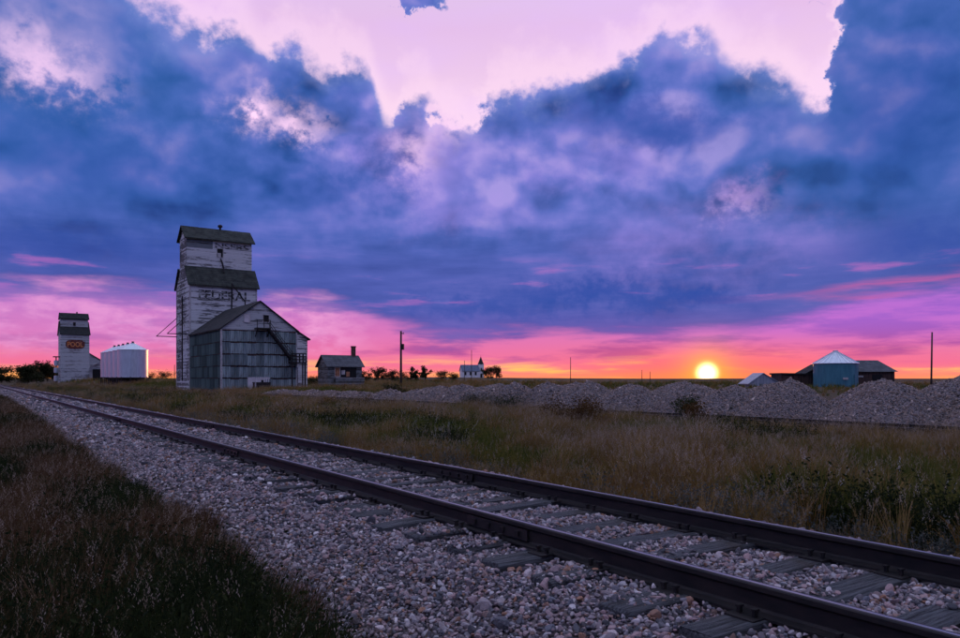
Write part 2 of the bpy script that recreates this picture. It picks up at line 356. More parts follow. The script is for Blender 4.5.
def metal(name, a_, b_, rough=.45, mt=.7, stain=(.10, .06, .045), st=.35, rnd=.35, streak_=2):
    m, t, b = mat(name); x, y, z = sep(t, opos(t)); n1 = noise(t, vec(t, x * streak_, y * streak_, z * .35), 1.5, 6, .65); r_ = orand(t)
    c_ = mixc(t, n1.smooth(.3, .7), a_, b_); c_ = mixc(t, r_ * rnd, c_, tuple(v * .35 for v in a_))
    n2 = noise(t, vec(t, x * 3, y * 3, z * .6), 2.2, 6, .7); c_ = mixc(t, n2.smooth(.56, .72) * st, c_, stain)
    setc(t, b, c_); b.inputs['Metallic'].default_value = mt; b.inputs['Roughness'].default_value = rough; return m
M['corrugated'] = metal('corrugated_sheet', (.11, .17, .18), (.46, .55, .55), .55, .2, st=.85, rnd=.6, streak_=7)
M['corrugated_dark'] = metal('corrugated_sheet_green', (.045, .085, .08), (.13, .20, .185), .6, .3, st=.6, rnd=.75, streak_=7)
M['bin_steel'] = metal('galvanised_steel', (.48, .53, .58), (.62, .68, .74), .42, .65, st=.05, rnd=0)
M['bin_roof'] = metal('galvanised_roof', (.58, .62, .68), (.72, .76, .82), .38, .8, st=.05, rnd=0)
M['teal'] = metal('teal_steel', (.05, .17, .22), (.075, .23, .28), .5, .25, st=.12, rnd=0)
M['dull_steel'] = metal('dull_corrugated_steel', (.26, .29, .34), (.40, .43, .48), .5, .5, st=.2, rnd=0)
M['black'] = plain('dark_void', (.008, .008, .009), .6, 0, .2)
M['iron'] = plain('dark_iron', (.03, .027, .028), .6, .4, .3)
M['trim'] = plain('weathered_trim', (.42, .40, .41), .8, 0, .3, 3)
M['pale_door'] = plain('pale_painted_door', (.58, .54, .56), .7, 0, .15, 2)
M['pole'] = plain('grey_pole_wood', (.06, .052, .048), .9, 0, .4, 8, stretch=(4, 4, .3))
M['bark'] = plain('bark', (.05, .04, .034), .9, 0, .4, 6)
M['brick'] = plain('sooty_brick', (.10, .05, .045), .9, 0, .4, 8)
M['orange_board'] = plain('rusty_orange_board', (.30, .14, .08), .8, 0, .35, 3)
M['concrete'] = plain('old_concrete', (.24, .23, .22), .9, 0, .25, 3)
def foliage(name, stops, trans=.35, patch=0):
    m, t, b = mat(name); r_ = orand(t); c_ = ramp(t, r_, stops)
    x, y, z = sep(t, opos(t)); c_ = mixc(t, noise(t, opos(t), 3, 3).smooth(.35, .65) * .4, c_, mixc(t, .6, c_, (.01, .012, .006)))
    setc(t, b, c_); b.inputs['Roughness'].default_value = .8; b.inputs['Specular IOR Level'].default_value = .1
    tr = t.nodes.new('ShaderNodeBsdfTranslucent'); t.links.new(c_.s, tr.inputs[0]); mx = t.nodes.new('ShaderNodeMixShader'); mx.inputs[0].default_value = trans
    t.links.new(b.outputs[0], mx.inputs[1]); t.links.new(tr.outputs[0], mx.inputs[2]); t.links.new(mx.outputs[0], t.nodes['Material Output'].inputs[0]); return m
M['dry'] = foliage('dry_grass', [(0, (.15, .078, .023)), (.35, (.25, .145, .041)), (.7, (.18, .125, .033)), (1, (.40, .26, .10))])
M['green'] = foliage('green_grass', [(0, (.045, .062, .010)), (.4, (.095, .115, .020)), (.75, (.14, .135, .026)), (1, (.21, .160, .040))])
M['russet'] = foliage('russet_grass', [(0, (.060, .030, .016)), (.4, (.11, .058, .026)), (.8, (.085, .055, .022)), (1, (.20, .125, .065))])
M['weed'] = foliage('dark_weed', [(0, (.010, .017, .006)), (.5, (.020, .030, .009)), (1, (.036, .046, .012))])
M['sage'] = foliage('sage_leaf', [(0, (.07, .085, .075)), (.5, (.11, .125, .11)), (1, (.15, .16, .14))])
M['seed'] = foliage('seed_head', [(0, (.18, .13, .08)), (.5, (.30, .23, .16)), (1, (.46, .38, .31))])
M['flower'] = foliage('pale_flower', [(0, (.5, .48, .42)), (1, (.65, .62, .58))])
M['leaf'] = foliage('dark_leaf', [(0, (.020, .026, .012)), (1, (.045, .050, .020))], .25)
M['bush'] = foliage('brown_bush_leaf', [(0, (.085, .045, .014)), (1, (.13, .07, .024))], .3)

# ------------------------------------------------------------------ the ground
NEAR, FAR = 3.52, 5.03                                # rail head centres of the main track
def tz(x, y):
    x, y = np.asarray(x, float), np.asarray(y, float); r = np.hypot(x, y)
    rise = np.interp(r, [0, 60, 95, 140, 215, 300, 500, 1000, 4000, 9000], [0, .2, .36, .6, .95, 1.6, 2.3, 2.6, 5.5, 9])
    base = np.interp(x, [-30, -1, 1.4, 2.6, 6, 7, 16.5, 19.5, 30], [-.45, -.52, -.56, -.5, -.5, -.44, -.40, -.36, -.34])
    k_ = np.maximum(sstep(x, 18.8, 25), sstep(y, 180, 420))
    ch = .9 * np.exp(-((x - 209) ** 2 + (y - 329) ** 2) / 70 ** 2)
    return base + rise * k_ + ch + (fbm(x * .35 + 20, y * .35 + 20) - .5) * .12 * sstep(np.abs(x - 4.3), 2.5, 4) + (fbm(x * .02, y * .02 + 3, 2) - .5) * .5 * sstep(r, 90, 260) * k_
def axis(near, far, n):
    u_ = np.linspace(-1, 1, n); return np.sinh(u_ * math.asinh(far / near)) * near
gx, gy = axis(12, 9000, 300) + 4, axis(25, 9000, 260) + 20
GX, GY = np.meshgrid(gx, gy); GZ = tz(GX, GY)
idx = np.arange(GX.size).reshape(GX.shape)
q = np.stack([idx[:-1, :-1], idx[:-1, 1:], idx[1:, 1:], idx[1:, :-1]], -1).reshape(-1, 4)
ground = obj('ground', np_mesh('ground', np.stack([GX, GY, GZ], -1).reshape(-1, 3), q), M['soil'], smooth=True); tag(ground, 'brown prairie ground reaching to the horizon', kind='structure')

def zb(x, y):                                          # top of the ballast of the main track
    x = np.asarray(x, float)
    return np.interp(x, [1.2, 1.75, 2.70, 2.95, 3.4, 5.6, 5.95, 6.7], [-.66, -.53, -.232, -.207, -.198, -.198, -.215, -.55]) + (fbm(x * 1.6, np.asarray(y) * 1.1) - .5) * .05
bx_ = np.array([1.2, 1.5, 1.75, 2.0, 2.25, 2.5, 2.72, 2.95, 3.3, 3.75, 4.275, 4.8, 5.3, 5.6, 5.95, 6.3, 6.7]); by_ = np.concatenate([np.arange(-6, 30, .3), np.arange(30, 100, 1), np.arange(100, 341, 6)])
BX, BY = np.meshgrid(bx_, by_); BZ = zb(BX, BY) - .022; idx = np.arange(BX.size).reshape(BX.shape)
q = np.stack([idx[:-1, :-1], idx[:-1, 1:], idx[1:, 1:], idx[1:, :-1]], -1).reshape(-1, 4)
ballast = tag(obj('ballast', np_mesh('ballast', np.stack([BX, BY, BZ], -1).reshape(-1, 3), q), M['ballast'], smooth=True), 'crushed stone ballast bed under the main track', kind='structure')

# ------------------------------------------------------------------ scattering (points -> geometry-node instances)
def proto_collection(name, meshes):
    c = bpy.data.collections.new(name)
    for i, me in enumerate(meshes): c.objects.link(bpy.data.objects.new(name + '_source', me))
    return c
def scatter(name, pts, rot, scl, coll, label, cat=None, parent=None):
    n = len(pts); me = bpy.data.meshes.new(name); me.vertices.add(n); me.vertices.foreach_set('co', np.asarray(pts, np.float32).ravel())
    a_ = me.attributes.new('rot', 'FLOAT_VECTOR', 'POINT'); a_.data.foreach_set('vector', np.asarray(rot, np.float32).ravel())
    a_ = me.attributes.new('scl', 'FLOAT_VECTOR', 'POINT'); a_.data.foreach_set('vector', np.asarray(scl, np.float32).ravel())
    o = obj(name, me, None, parent); g = bpy.data.node_groups.new('scatter_' + name, 'GeometryNodeTree')
    g.interface.new_socket('Geometry', in_out='INPUT', socket_type='NodeSocketGeometry'); g.interface.new_socket('Geometry', in_out='OUTPUT', socket_type='NodeSocketGeometry')
    N, L = g.nodes, g.links; gi, go = N.new('NodeGroupInput'), N.new('NodeGroupOutput'); ip = N.new('GeometryNodeInstanceOnPoints')
    ci = N.new('GeometryNodeCollectionInfo'); ci.inputs[0].default_value = coll; ci.inputs['Separate Children'].default_value = True; ci.inputs['Reset Children'].default_value = True
    ip.inputs['Pick Instance'].default_value = True
    at = {}
    for k_ in ('rot', 'scl'):
        na = N.new('GeometryNodeInputNamedAttribute'); na.data_type = 'FLOAT_VECTOR'; na.inputs['Name'].default_value = k_; at[k_] = na.outputs['Attribute']
    er = N.new('FunctionNodeEulerToRotation'); L.new(at['rot'], er.inputs[0]); ri = N.new('FunctionNodeRandomValue'); ri.data_type = 'INT'
    ri.inputs[4].default_value = 0; ri.inputs[5].default_value = len(coll.objects) - 1
    L.new(gi.outputs[0], ip.inputs['Points']); L.new(ci.outputs[0], ip.inputs['Instance']); L.new(er.outputs[0], ip.inputs['Rotation']); L.new(at['scl'], ip.inputs['Scale'])
    L.new(ri.outputs[2], ip.inputs['Instance Index']); L.new(ip.outputs[0], go.inputs[0])
    md = o.modifiers.new('scatter', 'NODES'); md.node_group = g
    return tag(o, label, cat, kind='stuff')
def stone_mesh(i, sub=2, mt='stone'):
    bm = bmesh.new(); bmesh.ops.create_icosphere(bm, subdivisions=sub, radius=1); r = random.Random(i)
    cuts = [(Vector((r.gauss(0, 1), r.gauss(0, 1), r.gauss(0, 1))).normalized(), r.uniform(.45, .8)) for _ in range(9)]
    sc = Vector((r.uniform(.9, 1.25), r.uniform(.75, 1), r.uniform(.55, .8)))
    for v in bm.verts:
        for d, k_ in cuts:
            e = v.co.dot(d) - k_
            if e > 0: v.co -= d * e * .9
        v.co = Vector((v.co.x * sc.x, v.co.y * sc.y, v.co.z * sc.z)) * (1 + r.uniform(-.06, .06))
    me = bpy.data.meshes.new('stone'); bm.to_mesh(me); bm.free(); me.materials.append(M[mt]); return me
stones = [stone_mesh(i) for i in range(10)]; C_STONE = proto_collection('stones', stones); C_HEAP = proto_collection('heap_stones', [stone_mesh(i, 2, 'heap_stone') for i in range(6)])

# ------------------------------------------------------------------ ties of the main track (positions first: the stones keep off them)
ties = []; yy = -.77
while yy < 62:
    ties.append((yy, rng.normal(0, .012), rng.normal(0, .04), rng.normal(-.168, .006), rng.uniform(.10, .125)))
    yy += rng.normal(.56, .035)
TY = np.array([t_[0] for t_ in ties])
def in_view(x, y, z, mg=40):
    fw = x * sy + y * cy; r = x * cy - y * sy; px = 480 + F_PX * r / np.maximum(fw, .01); py = 380 - F_PX * (z - 1.1) / np.maximum(fw, .01)
    return (fw > .5) & (px > -mg) & (px < 960 + mg) & (py < 638 + mg), fw
P_, S_ = [], []
for (y0, y1, cell, sm) in ((-.6, 7.5, .0265, 1.0), (7.5, 18, .037, 1.25), (18, 34, .058, 1.9), (34, 50, .085, 2.8), (50, 120, .15, 3.4)):
    X, Y = np.meshgrid(np.arange(1.3, 6.5, cell), np.arange(y0, y1, cell)); X, Y = X.ravel(), Y.ravel()
    X = X + rng.uniform(-.5, .5, X.size) * cell; Y = Y + rng.uniform(-.5, .5, X.size) * cell
    ok, _ = in_view(X, Y, zb(X, Y), 420 if y0 < 5 else (160 if y0 < 20 else 60)); X, Y = X[ok], Y[ok]
    rad = rng.lognormal(math.log(.0152), .36, X.size) * sm; Z = zb(X, Y) + rng.uniform(-.75, .45, X.size) * rad
    j = np.clip(np.searchsorted(TY, Y), 1, len(TY) - 1); j = np.where(np.abs(TY[j] - Y) < np.abs(TY[j - 1] - Y), j, j - 1)
    dyt = np.abs(Y - TY[j]); on_tie = (dyt < .125) & (X > 2.96) & (X < 5.6) & (Y < 62)
    edge_b = (X < 2.0) & (rng.random(X.size) > sstep(X, 1.35, 2.0) + .1)
    cover = fbm(X * 2.2 + j * 3.7, Y * .5 + j * 1.9, 2); thr = np.where(X < 3.42, .50, np.where(X > 5.1, .45, .60)) + .045 * ((j * 7) % 5 - 2)
    keep = ~(on_tie & ((cover < thr) | (rng.random(X.size) < .25))) & (np.abs(X - NEAR) > .078 + rad * .6) & (np.abs(X - FAR) > .078 + rad * .6) & ~edge_b
    Z = np.where(on_tie, np.maximum(Z, -.168 + rad * .35), Z); crib = (~on_tie) & (X > 3.0) & (X < 5.6); Z = np.where(crib & (X > 3.4), Z + .014 + .018 * (fbm(X * 1.3, Y * 1.9 + 4) - .4), Z)
    P_.append(np.stack([X, Y, Z], -1)[keep]); S_.append(rad[keep])
P_, S_ = np.concatenate(P_), np.concatenate(S_)
RO = rng.uniform(0, 6.28, (len(P_), 3)) * [.15, .15, 1]; SC = S_[:, None] * rng.uniform(.8, 1.25, (len(P_), 3))
iv, fw = in_view(P_[:, 0], P_[:, 1], P_[:, 2], -6); vis = np.where(iv, S_ / fw, 0); order = np.argsort(-vis); big, rest = order[:300], order[300:]
for n_, i in enumerate(big):
    o = obj('stone', stones[n_ % 10], None, ballast); o.location = P_[i]; o.rotation_euler = RO[i]; o.scale = SC[i]
scatter('loose_stones', P_[rest], RO[rest], SC[rest], C_STONE, 'loose crushed stones of the main track ballast', parent=ballast)

# ------------------------------------------------------------------ the tracks
def rail_profile():
    h = [(.0, 0), (.013, -.0004), (.030, -.002), (.036, -.009), (.036, -.034), (.028, -.042), (.009, -.052), (.009, -.130), (.022, -.144), (.070, -.156), (.070, -.170)]
    return h
def rail(x, y0, y1, parent, ztop=0.0):
    pr = rail_profile(); poly = [(x - a, ztop + z) for a, z in pr[::-1]] + [(x + a, ztop + z) for a, z in pr[1:]]
    ys = np.concatenate([np.arange(y0, min(y1, 40), 1.5), np.arange(min(y1, 40), y1 + 1, 10)]); mb = MB(); n = len(poly)
    for yv in ys: mb.v += [(u_ + .004 * math.sin(yv * .8 + x) * 0, yv, w_ + .003 * math.sin(yv * .55 + x)) for u_, w_ in poly]
    mb.f = [(i * n + j, (i + 1) * n + j, (i + 1) * n + (j + 1) % n, i * n + (j + 1) % n) for i in range(len(ys) - 1) for j in range(n)] + [tuple(range(n)), tuple((len(ys) - 1) * n + j for j in range(n))]
    o = mb.build('rail', M['rust'], parent)
    o.data.materials.append(M['steel'])
    for p in o.data.polygons:
        c_ = p.center
        if abs(c_.x - x) < .012 and c_.z > ztop - .01: p.material_index = 1
    return o
track = thing('railway_track', 'nearer railway track with rusty rails on stone ballast crossing the foreground', 'railway track')
rail(NEAR, -4, 330, track); rail(FAR, -4, 330, track)
tm = []
for i in range(4):
    bm = bmesh.new(); bmesh.ops.create_cube(bm, size=1); r = random.Random(i)
    bmesh.ops.scale(bm, vec=(2.6, .225, .17), verts=bm.verts); bmesh.ops.bevel(bm, geom=bm.edges[:], offset=.012, segments=1, affect='EDGES')
    bmesh.ops.subdivide_edges(bm, edges=[e for e in bm.edges if abs(e.verts[0].co.x - e.verts[1].co.x) > 1], cuts=7)
    for v in bm.verts: v.co += Vector((r.uniform(-.01, .01), r.uniform(-.008, .008), r.uniform(-.006, .004) - (.02 * r.random() if abs(v.co.x) > 1.2 else 0)))
    me = bpy.data.meshes.new('tie'); bm.to_mesh(me); bm.free(); me.materials.append(M['tie']); tm.append(me)
pm = MB().box(-.17, .17, -.09, .09, 0, .013)
for sx, sy_ in ((-.098, -.05), (.098, .05), (-.098, .04), (.098, -.045)): pm.box(sx - .012, sx + .012, sy_ - .01, sy_ + .01, .013, .05); pm.box(sx - .02, sx + .02, sy_ - .013, sy_ + .013, .045, .058)
pm = pm.mesh('tie_plate'); pm.materials.append(M['rust'])
cx = (NEAR + FAR) / 2
for i, (ty, dx_, rz_, tzz, hh) in enumerate(ties):
    o = obj('tie', tm[i % 4], None, track); o.location = (cx + dx_ * 3, ty, tzz - .085); o.rotation_euler = (rng.normal(0, .02), rng.normal(0, .004), rz_ + (math.pi if i % 3 == 0 else 0))
    if i < 45:
        for xr in (NEAR, FAR):
            p = obj('tie_plate', pm, None, o); p.matrix_parent_inverse = Matrix.Identity(4)
            p.location = o.rotation_euler.to_matrix().inverted() @ (Vector((xr, ty, tzz - .004)) - o.location)
jb = MB().prism([(-.012, -.135), (.012, -.135), (.016, -.05), (-.006, -.05)], 'y', -.42, .42)
for k_ in range(4): jb.box(-.03, .018, -.33 + k_ * .2, -.29 + k_ * .2, -.11, -.07)
for xr, yj in ((NEAR, 12.6), (FAR, 8.0), (NEAR, 24.5), (FAR, 20.0), (NEAR, 4.95)):
    o = jb.build('joint_bar', M['rust'], track); o.location = (xr - .024, yj, 0)
siding = thing('siding_track', 'farther siding track half buried in grass along the gravel heaps', 'railway track')
SN, SF = 17.85, 19.36
rail(SN, 3, 150, siding, .0); rail(SF, 3, 150, siding, .0)
for i in range(70):
    o = obj('tie', tm[i % 4], None, siding); o.location = ((SN + SF) / 2, 4 + i * .62, -.255); o.rotation_euler = (0, 0, rng.normal(0, .02))
sb = MB(); ys = np.arange(0, 160, 2.0)
for yv in ys: sb.v += [(xv, yv, zv + float(fbm(xv, yv) - .5) * .06) for xv, zv in ((16.6, -.42), (17.3, -.24), (18.6, -.2), (19.9, -.24), (20.6, -.4))]
sb.f = [(i * 5 + j, i * 5 + j + 1, (i + 1) * 5 + j + 1, (i + 1) * 5 + j) for i in range(len(ys) - 1) for j in range(4)]
tag(sb.build('siding_bed', M['ballast'], smooth=True), 'stone bed of the farther siding track', kind='structure')

# ------------------------------------------------------------------ gravel heaps
ORD = ['first', 'second', 'third', 'fourth', 'fifth', 'sixth', 'seventh', 'eighth', 'ninth', 'tenth', 'eleventh', 'twelfth', 'thirteenth', 'fourteenth', 'fifteenth', 'sixteenth', 'seventeenth', 'eighteenth', 'nineteenth', 'twentieth', 'twenty-first', 'twenty-second', 'twenty-third', 'twenty-fourth']
def gravel_heap(x, y, rad, h, label, seed):
    r = random.Random(seed); z0 = float(tz(x, y)); n, m_ = 28, 10; vs_, fs = [(0, 0, h)], []
    ph = [r.uniform(0, 6.28) for _ in range(4)]
    for i in range(1, m_ + 1):
        t_ = i / m_
        for j in range(n):
            a = 2 * math.pi * j / n; rr = rad * t_ * (1 + .10 * math.sin(2 * a + ph[0]) + .07 * math.sin(3 * a + ph[1]) + .04 * math.sin(5 * a + ph[2]))
            z = h * ((1 - t_) * 1.0 - .16 * math.exp(-(t_ / .22) ** 2) + .10 * t_ * (1 - t_)) + .16 * h * 0
            z += (vnoise(x + rr * math.cos(a) * 2.2 + 30, y + rr * math.sin(a) * 2.2 + 30) - .5) * .14 * (1 - t_ * .5) - (.08 if i == m_ else 0)
            vs_.append((rr * math.cos(a), rr * math.sin(a), float(z)))
    vs_[0] = (0, 0, h * .86)
    fs = [(0, 1 + j, 1 + (j + 1) % n) for j in range(n)] + [(1 + (i - 1) * n + j, 1 + i * n + j, 1 + i * n + (j + 1) % n, 1 + (i - 1) * n + (j + 1) % n) for i in range(1, m_) for j in range(n)]
    root = thing('gravel_heap', label, 'gravel heap', (x, y, z0), 0, 'gravel heaps along the siding')
    me = MB().add(vs_, fs).build('mound', M['ballast'], root, True).data
    dist = math.hypot(x, y); sm = .030 if dist < 26 else (.036 if dist < 36 else .05); dens_ = .55 / (sm * sm * 3.1)
    V0 = np.array(vs_); tri = np.array([(f_[0], f_[1], f_[2]) for f_ in fs] + [(f_[0], f_[2], f_[3]) for f_ in fs if len(f_) == 4])
    A, B, C_ = V0[tri[:, 0]], V0[tri[:, 1]], V0[tri[:, 2]]; ar = np.linalg.norm(np.cross(B - A, C_ - A), axis=1) / 2
    k_ = int(ar.sum() * dens_); ti = rng.choice(len(tri), k_, p=ar / ar.sum()); u_, v_ = rng.random(k_), rng.random(k_); fl = u_ + v_ > 1; u_[fl], v_[fl] = 1 - u_[fl], 1 - v_[fl]
    pts = A[ti] + (B - A)[ti] * u_[:, None] + (C_ - A)[ti] * v_[:, None]
    sc = (rng.lognormal(math.log(sm), .28, k_))[:, None] * rng.uniform(.8, 1.2, (k_, 3))
    scatter('heap_stones', pts, rng.uniform(0, 6.28, (k_, 3)), sc, C_HEAP, None, parent=root)
yv, i = 3.6, 0
while yv < 64:
    far = sstep(yv, 26, 50)
    gravel_heap(21.9 + rng.uniform(-.35, .35), yv, (1.85 + rng.uniform(-.2, .45)) * (1 - .1 * far), (1.62 + rng.uniform(-.3 if yv > 16 else .0, .18)) * (1 - .55 * far), '%s grey gravel heap beside the siding, counting from the right' % ORD[i], i)
    yv += rng.uniform(2.1, 3.0) * (1 + .3 * far); i += 1
for i, (x, y, r_, h) in enumerate(((24.5, 10.5, 2.4, 1.78), (25.0, 7.2, 2.5, 1.78), (25.6, 13.4, 2.5, 1.66), (25.9, 17.6, 2.5, 1.5), (26.2, 22.5, 2.8, 1.5), (26.0, 29.5, 2.8, 1.45), (26.4, 37, 3.0, 1.3), (27, 45, 3, 1.0))):
    gravel_heap(x, y, r_, h, 'rear gravel heap behind the front row, %s from the right' % ORD[i], 60 + i)

# ------------------------------------------------------------------ lettering
def lettering(text, parent, mt, x0, x1, z0, z1, y, name='lettering', bold=.03):
    cu = bpy.data.curves.new('text', 'FONT'); cu.body = text; cu.size = 1; cu.offset = bold; cu.extrude = .004; cu.align_x = 'LEFT'
    to = bpy.data.objects.new('text', cu); COL.objects.link(to); dg = bpy.context.evaluated_depsgraph_get(); dg.update()
    me = bpy.data.meshes.new_from_object(to.evaluated_get(dg)); bpy.data.objects.remove(to); bpy.data.curves.remove(cu)
    co = np.array([v.co[:] for v in me.vertices]); lo, hi_ = co.min(0), co.max(0)
    for v in me.vertices:
        u_ = (v.co.x - lo[0]) / (hi_[0] - lo[0]); w_ = (v.co.y - lo[1]) / (hi_[1] - lo[1])
        v.co = (x0 + (x1 - x0) * u_, y - v.co.z, z0 + (z1 - z0) * w_)
    me.materials.clear(); me.materials.append(mt); me.name = name; return obj(name, me, None, parent)
def faded(name, ink, under, amount=.5):
    m, t, b = mat(name); x, y, z = sep(t, opos(t)); n1 = noise(t, vec(t, x * .8, y, z * 2.6), 1.9, 6, .68)
    setc(t, b, mixc(t, n1.smooth(.36 + amount * .2, .50 + amount * .2), ink, under)); b.inputs['Roughness'].default_value = .85; return m
M['ink'] = faded('faded_black_paint', (.03, .03, .032), (.40, .41, .42), .48)
M['ink_old'] = faded('worn_black_paint', (.04, .04, .042), (.40, .41, .42), .35)
M['ink_grey'] = faded('ghost_grey_paint', (.17, .16, .17), (.32, .31, .32), .1)
M['orange'] = faded('orange_sign_paint', (.62, .20, .05), (.5, .3, .2), .6)
M['maroon'] = faded('maroon_sign_paint', (.13, .025, .02), (.2, .12, .12), .6)
M['cream'] = faded('cream_sign_paint', (.70, .45, .22), (.5, .4, .3), .6)

def corr_sheet(w, h, ribs, depth=.03, seed=0):
    r = random.Random(seed); vs_, fs = [], []
    n = ribs * 2 + 1
    for row in (0, 1):
        for i in range(n):
            ragged = r.uniform(-.02, .03) if row == 0 else 0
            vs_.append((w * i / (n - 1), -(depth if i % 2 else 0), h * row + ragged))
    return MB().add(vs_, [(i, i + 1, n + i + 1, n + i) for i in range(n - 1)]).mesh('panel')
def gable_roof(x0, x1, y0, y1, ze, zr, axis, over, th=.14, ov_end=.25):
    """two slopes as one thin folded slab; axis = direction of the ridge"""
    mb = MB()
    if axis == 'x': c = (y0 + y1) / 2; a, b_ = y0, y1
    else: c = (x0 + x1) / 2; a, b_ = x0, x1
    sl = (zr - ze) / (c - a); a2, b2, z2 = a - over, b_ + over, ze - over * sl
    poly = [(a2, z2), (c, zr), (b2, z2), (b2, z2 + th), (c, zr + th), (a2, z2 + th)]
    e0, e1 = (x0, x1) if axis == 'x' else (y0, y1)
    return mb.prism(poly, axis, e0 - ov_end, e1 + ov_end)
def gable_body(x0, x1, y0, y1, z0, ze, zr, axis):
    if axis == 'x': return MB().prism([(y0, z0), (y1, z0), (y1, ze), ((y0 + y1) / 2, zr), (y0, ze)], 'x', x0, x1)
    return MB().prism([(x0, z0), (x1, z0), (x1, ze), ((x0 + x1) / 2, zr), (x0, ze)], 'y', y0, y1)
def window(parent, x0, x1, z0, z1, y, pane=None, fr=.07, name='window'):
    f = MB()
    f.box(x0 - fr, x0, y - .05, y + .02, z0 - fr, z1 + fr); f.box(x1, x1 + fr, y - .05, y + .02, z0 - fr, z1 + fr)
    f.box(x0, x1, y - .05, y + .02, z1, z1 + fr); f.box(x0, x1, y - .06, y + .02, z0 - fr, z0)
    o = f.build(name, M['trim'], parent)
    MB().box(x0, x1, y - .012, y + .01, z0, z1).build('pane', pane or M['black'], o); return o

# ------------------------------------------------------------------ the great wooden elevator
E = thing('grain_elevator', 'tall weathered wooden grain elevator with cupola and gabled metal-clad annex', 'grain elevator', (0, 0, 0))
X0, X1, Y0, Y1 = 21.5, 29.62, 94.76, 101.8; ZE = 12.95; ZG = -.35
w = MB(); w.box(X0 + .02, X1, Y0, Y1, ZG, ZE); w.prism([(Y0, ZE - .002), (Y1, ZE - .002), (100.05, 14.85), (96.51, 14.85)], 'x', X0 + .02, X1); w.build('wall', M['white_boards'], E)
# the weather side facing the track: boards peeled to bare wood
MB().prism([(Y0 + .02, ZG), (Y1 - .02, ZG), (Y1 - .02, ZE), (100.05, 14.8), (96.51, 14.8), (Y0 + .02, ZE)], 'x', X0 - .05, X0 + .015).build('side_wall', M['side_boards'], E)
for yc in (Y0, Y1): MB().box(X0 - .09, X0 + .10, yc - .045, yc + .1, ZG, ZE).build('corner_board', M['trim'], E)
MB().box(X1 - .12, X1 + .05, Y0 - .045, Y0 + .1, ZG, ZE).build('corner_board', M['trim'], E)
rf = MB()
for ya, yb in ((Y0 - .3, 96.45), (Y1 + .3, 100.11)): rf.prism([(ya, ZE - .36), (yb, 15.02), (yb, 15.2), (ya, ZE - .18)], 'x', X0 - .3, X1 + .3)
rf = rf.build('roof', M['roof_dark'], E)
CX0, CX1, CY0, CY1 = 21.5, 29.5, 96.46, 100.1; CZ = 18.85
cu = MB(); cu.box(CX0, CX1, CY0, CY1, 14.2, CZ); cu.prism([(CY0, CZ - .002), (CY1, CZ - .002), ((CY0 + CY1) / 2, CZ + 1.3)], 'x', CX0, CX1)
cup = cu.build('cupola', M['white_boards'], E)
MB().box(CX0 - .04, CX0, CY0 + .02, CY1 - .02, 14.3, CZ).build('side_boards', M['side_boards'], cup)
MB().box(CX0 - .035, CX0 + 3.1, CY0 - .03, CY0 - .003, 17.55, 18.55).build('bare_patch', M['grey_boards'], cup)
crf = gable_roof(CX0, CX1, CY0, CY1, CZ, CZ + 1.45, 'x', .38, .14, .35).build('cupola_roof', M['roof_dark'], E)
v_ = MB(); v_.lathe([(.14, 20.2), (.14, 20.75), (.3, 20.72), (.3, 20.95), (.0, 21.1)], 10, (26.0, 98.28)); v_.build('vent', M['iron'], crf)
window(E, 25.15, 25.85, 16.6, 17.65, CY0 - .005)
MB().box(25.2, 25.6, CY0 - .08, CY0 - .06, 16.6, 17.1).build('loose_board', M['trim'], E)
lettering('NSERS', E, M['ink_old'], 24.9, 29.1, 17.72, 18.36, CY0 - .012)
lettering('FEDERAL', E, M['ink'], 22.5, 28.8, 11.0, 12.15, Y0 - .012)
lettering('GRAIN', E, M['ink_grey'], 22.7, 26.2, 9.0, 9.75, Y0 - .012) if False else None
# spouts and cables on the front
sp1 = MB().tube([(25.55, CY0 - .1, 16.35), (25.7, CY0 - .25, 15.9), (25.85, CY0 - .35, 15.2), (25.75, CY0 - .75, 14.55)], .10, 6); sp1.build('spout', M['iron'], E)
MB().tube([(26.35, Y0 - .55, 13.1), (26.35, Y0 - .4, 8.9)], .10, 8).build('spout', M['iron'], E)
MB().tube([(26.4, Y0 - .55, 13.0), (27.9, Y0 - .8, 10.9), (27.95, Y0 - .9, 9.2)], .08, 8).build('spout', M['iron'], E)
for yb in (Y0 + .5, Y0 + 7):
    br = MB(); br.bar((19.0, yb, 6.67), (21.7, yb, 6.67), .10); br.bar((19.0, yb, 6.67), (21.5, yb, 9.12), .08); br.build('bracket', M['iron'], E)
br = MB(); br.bar((X0 - .1, Y0 + 3.6, 11.6), (X0 - .1, Y0 + 3.6, 1.0), .16); br.build('ladder_rail', M['iron'], E)
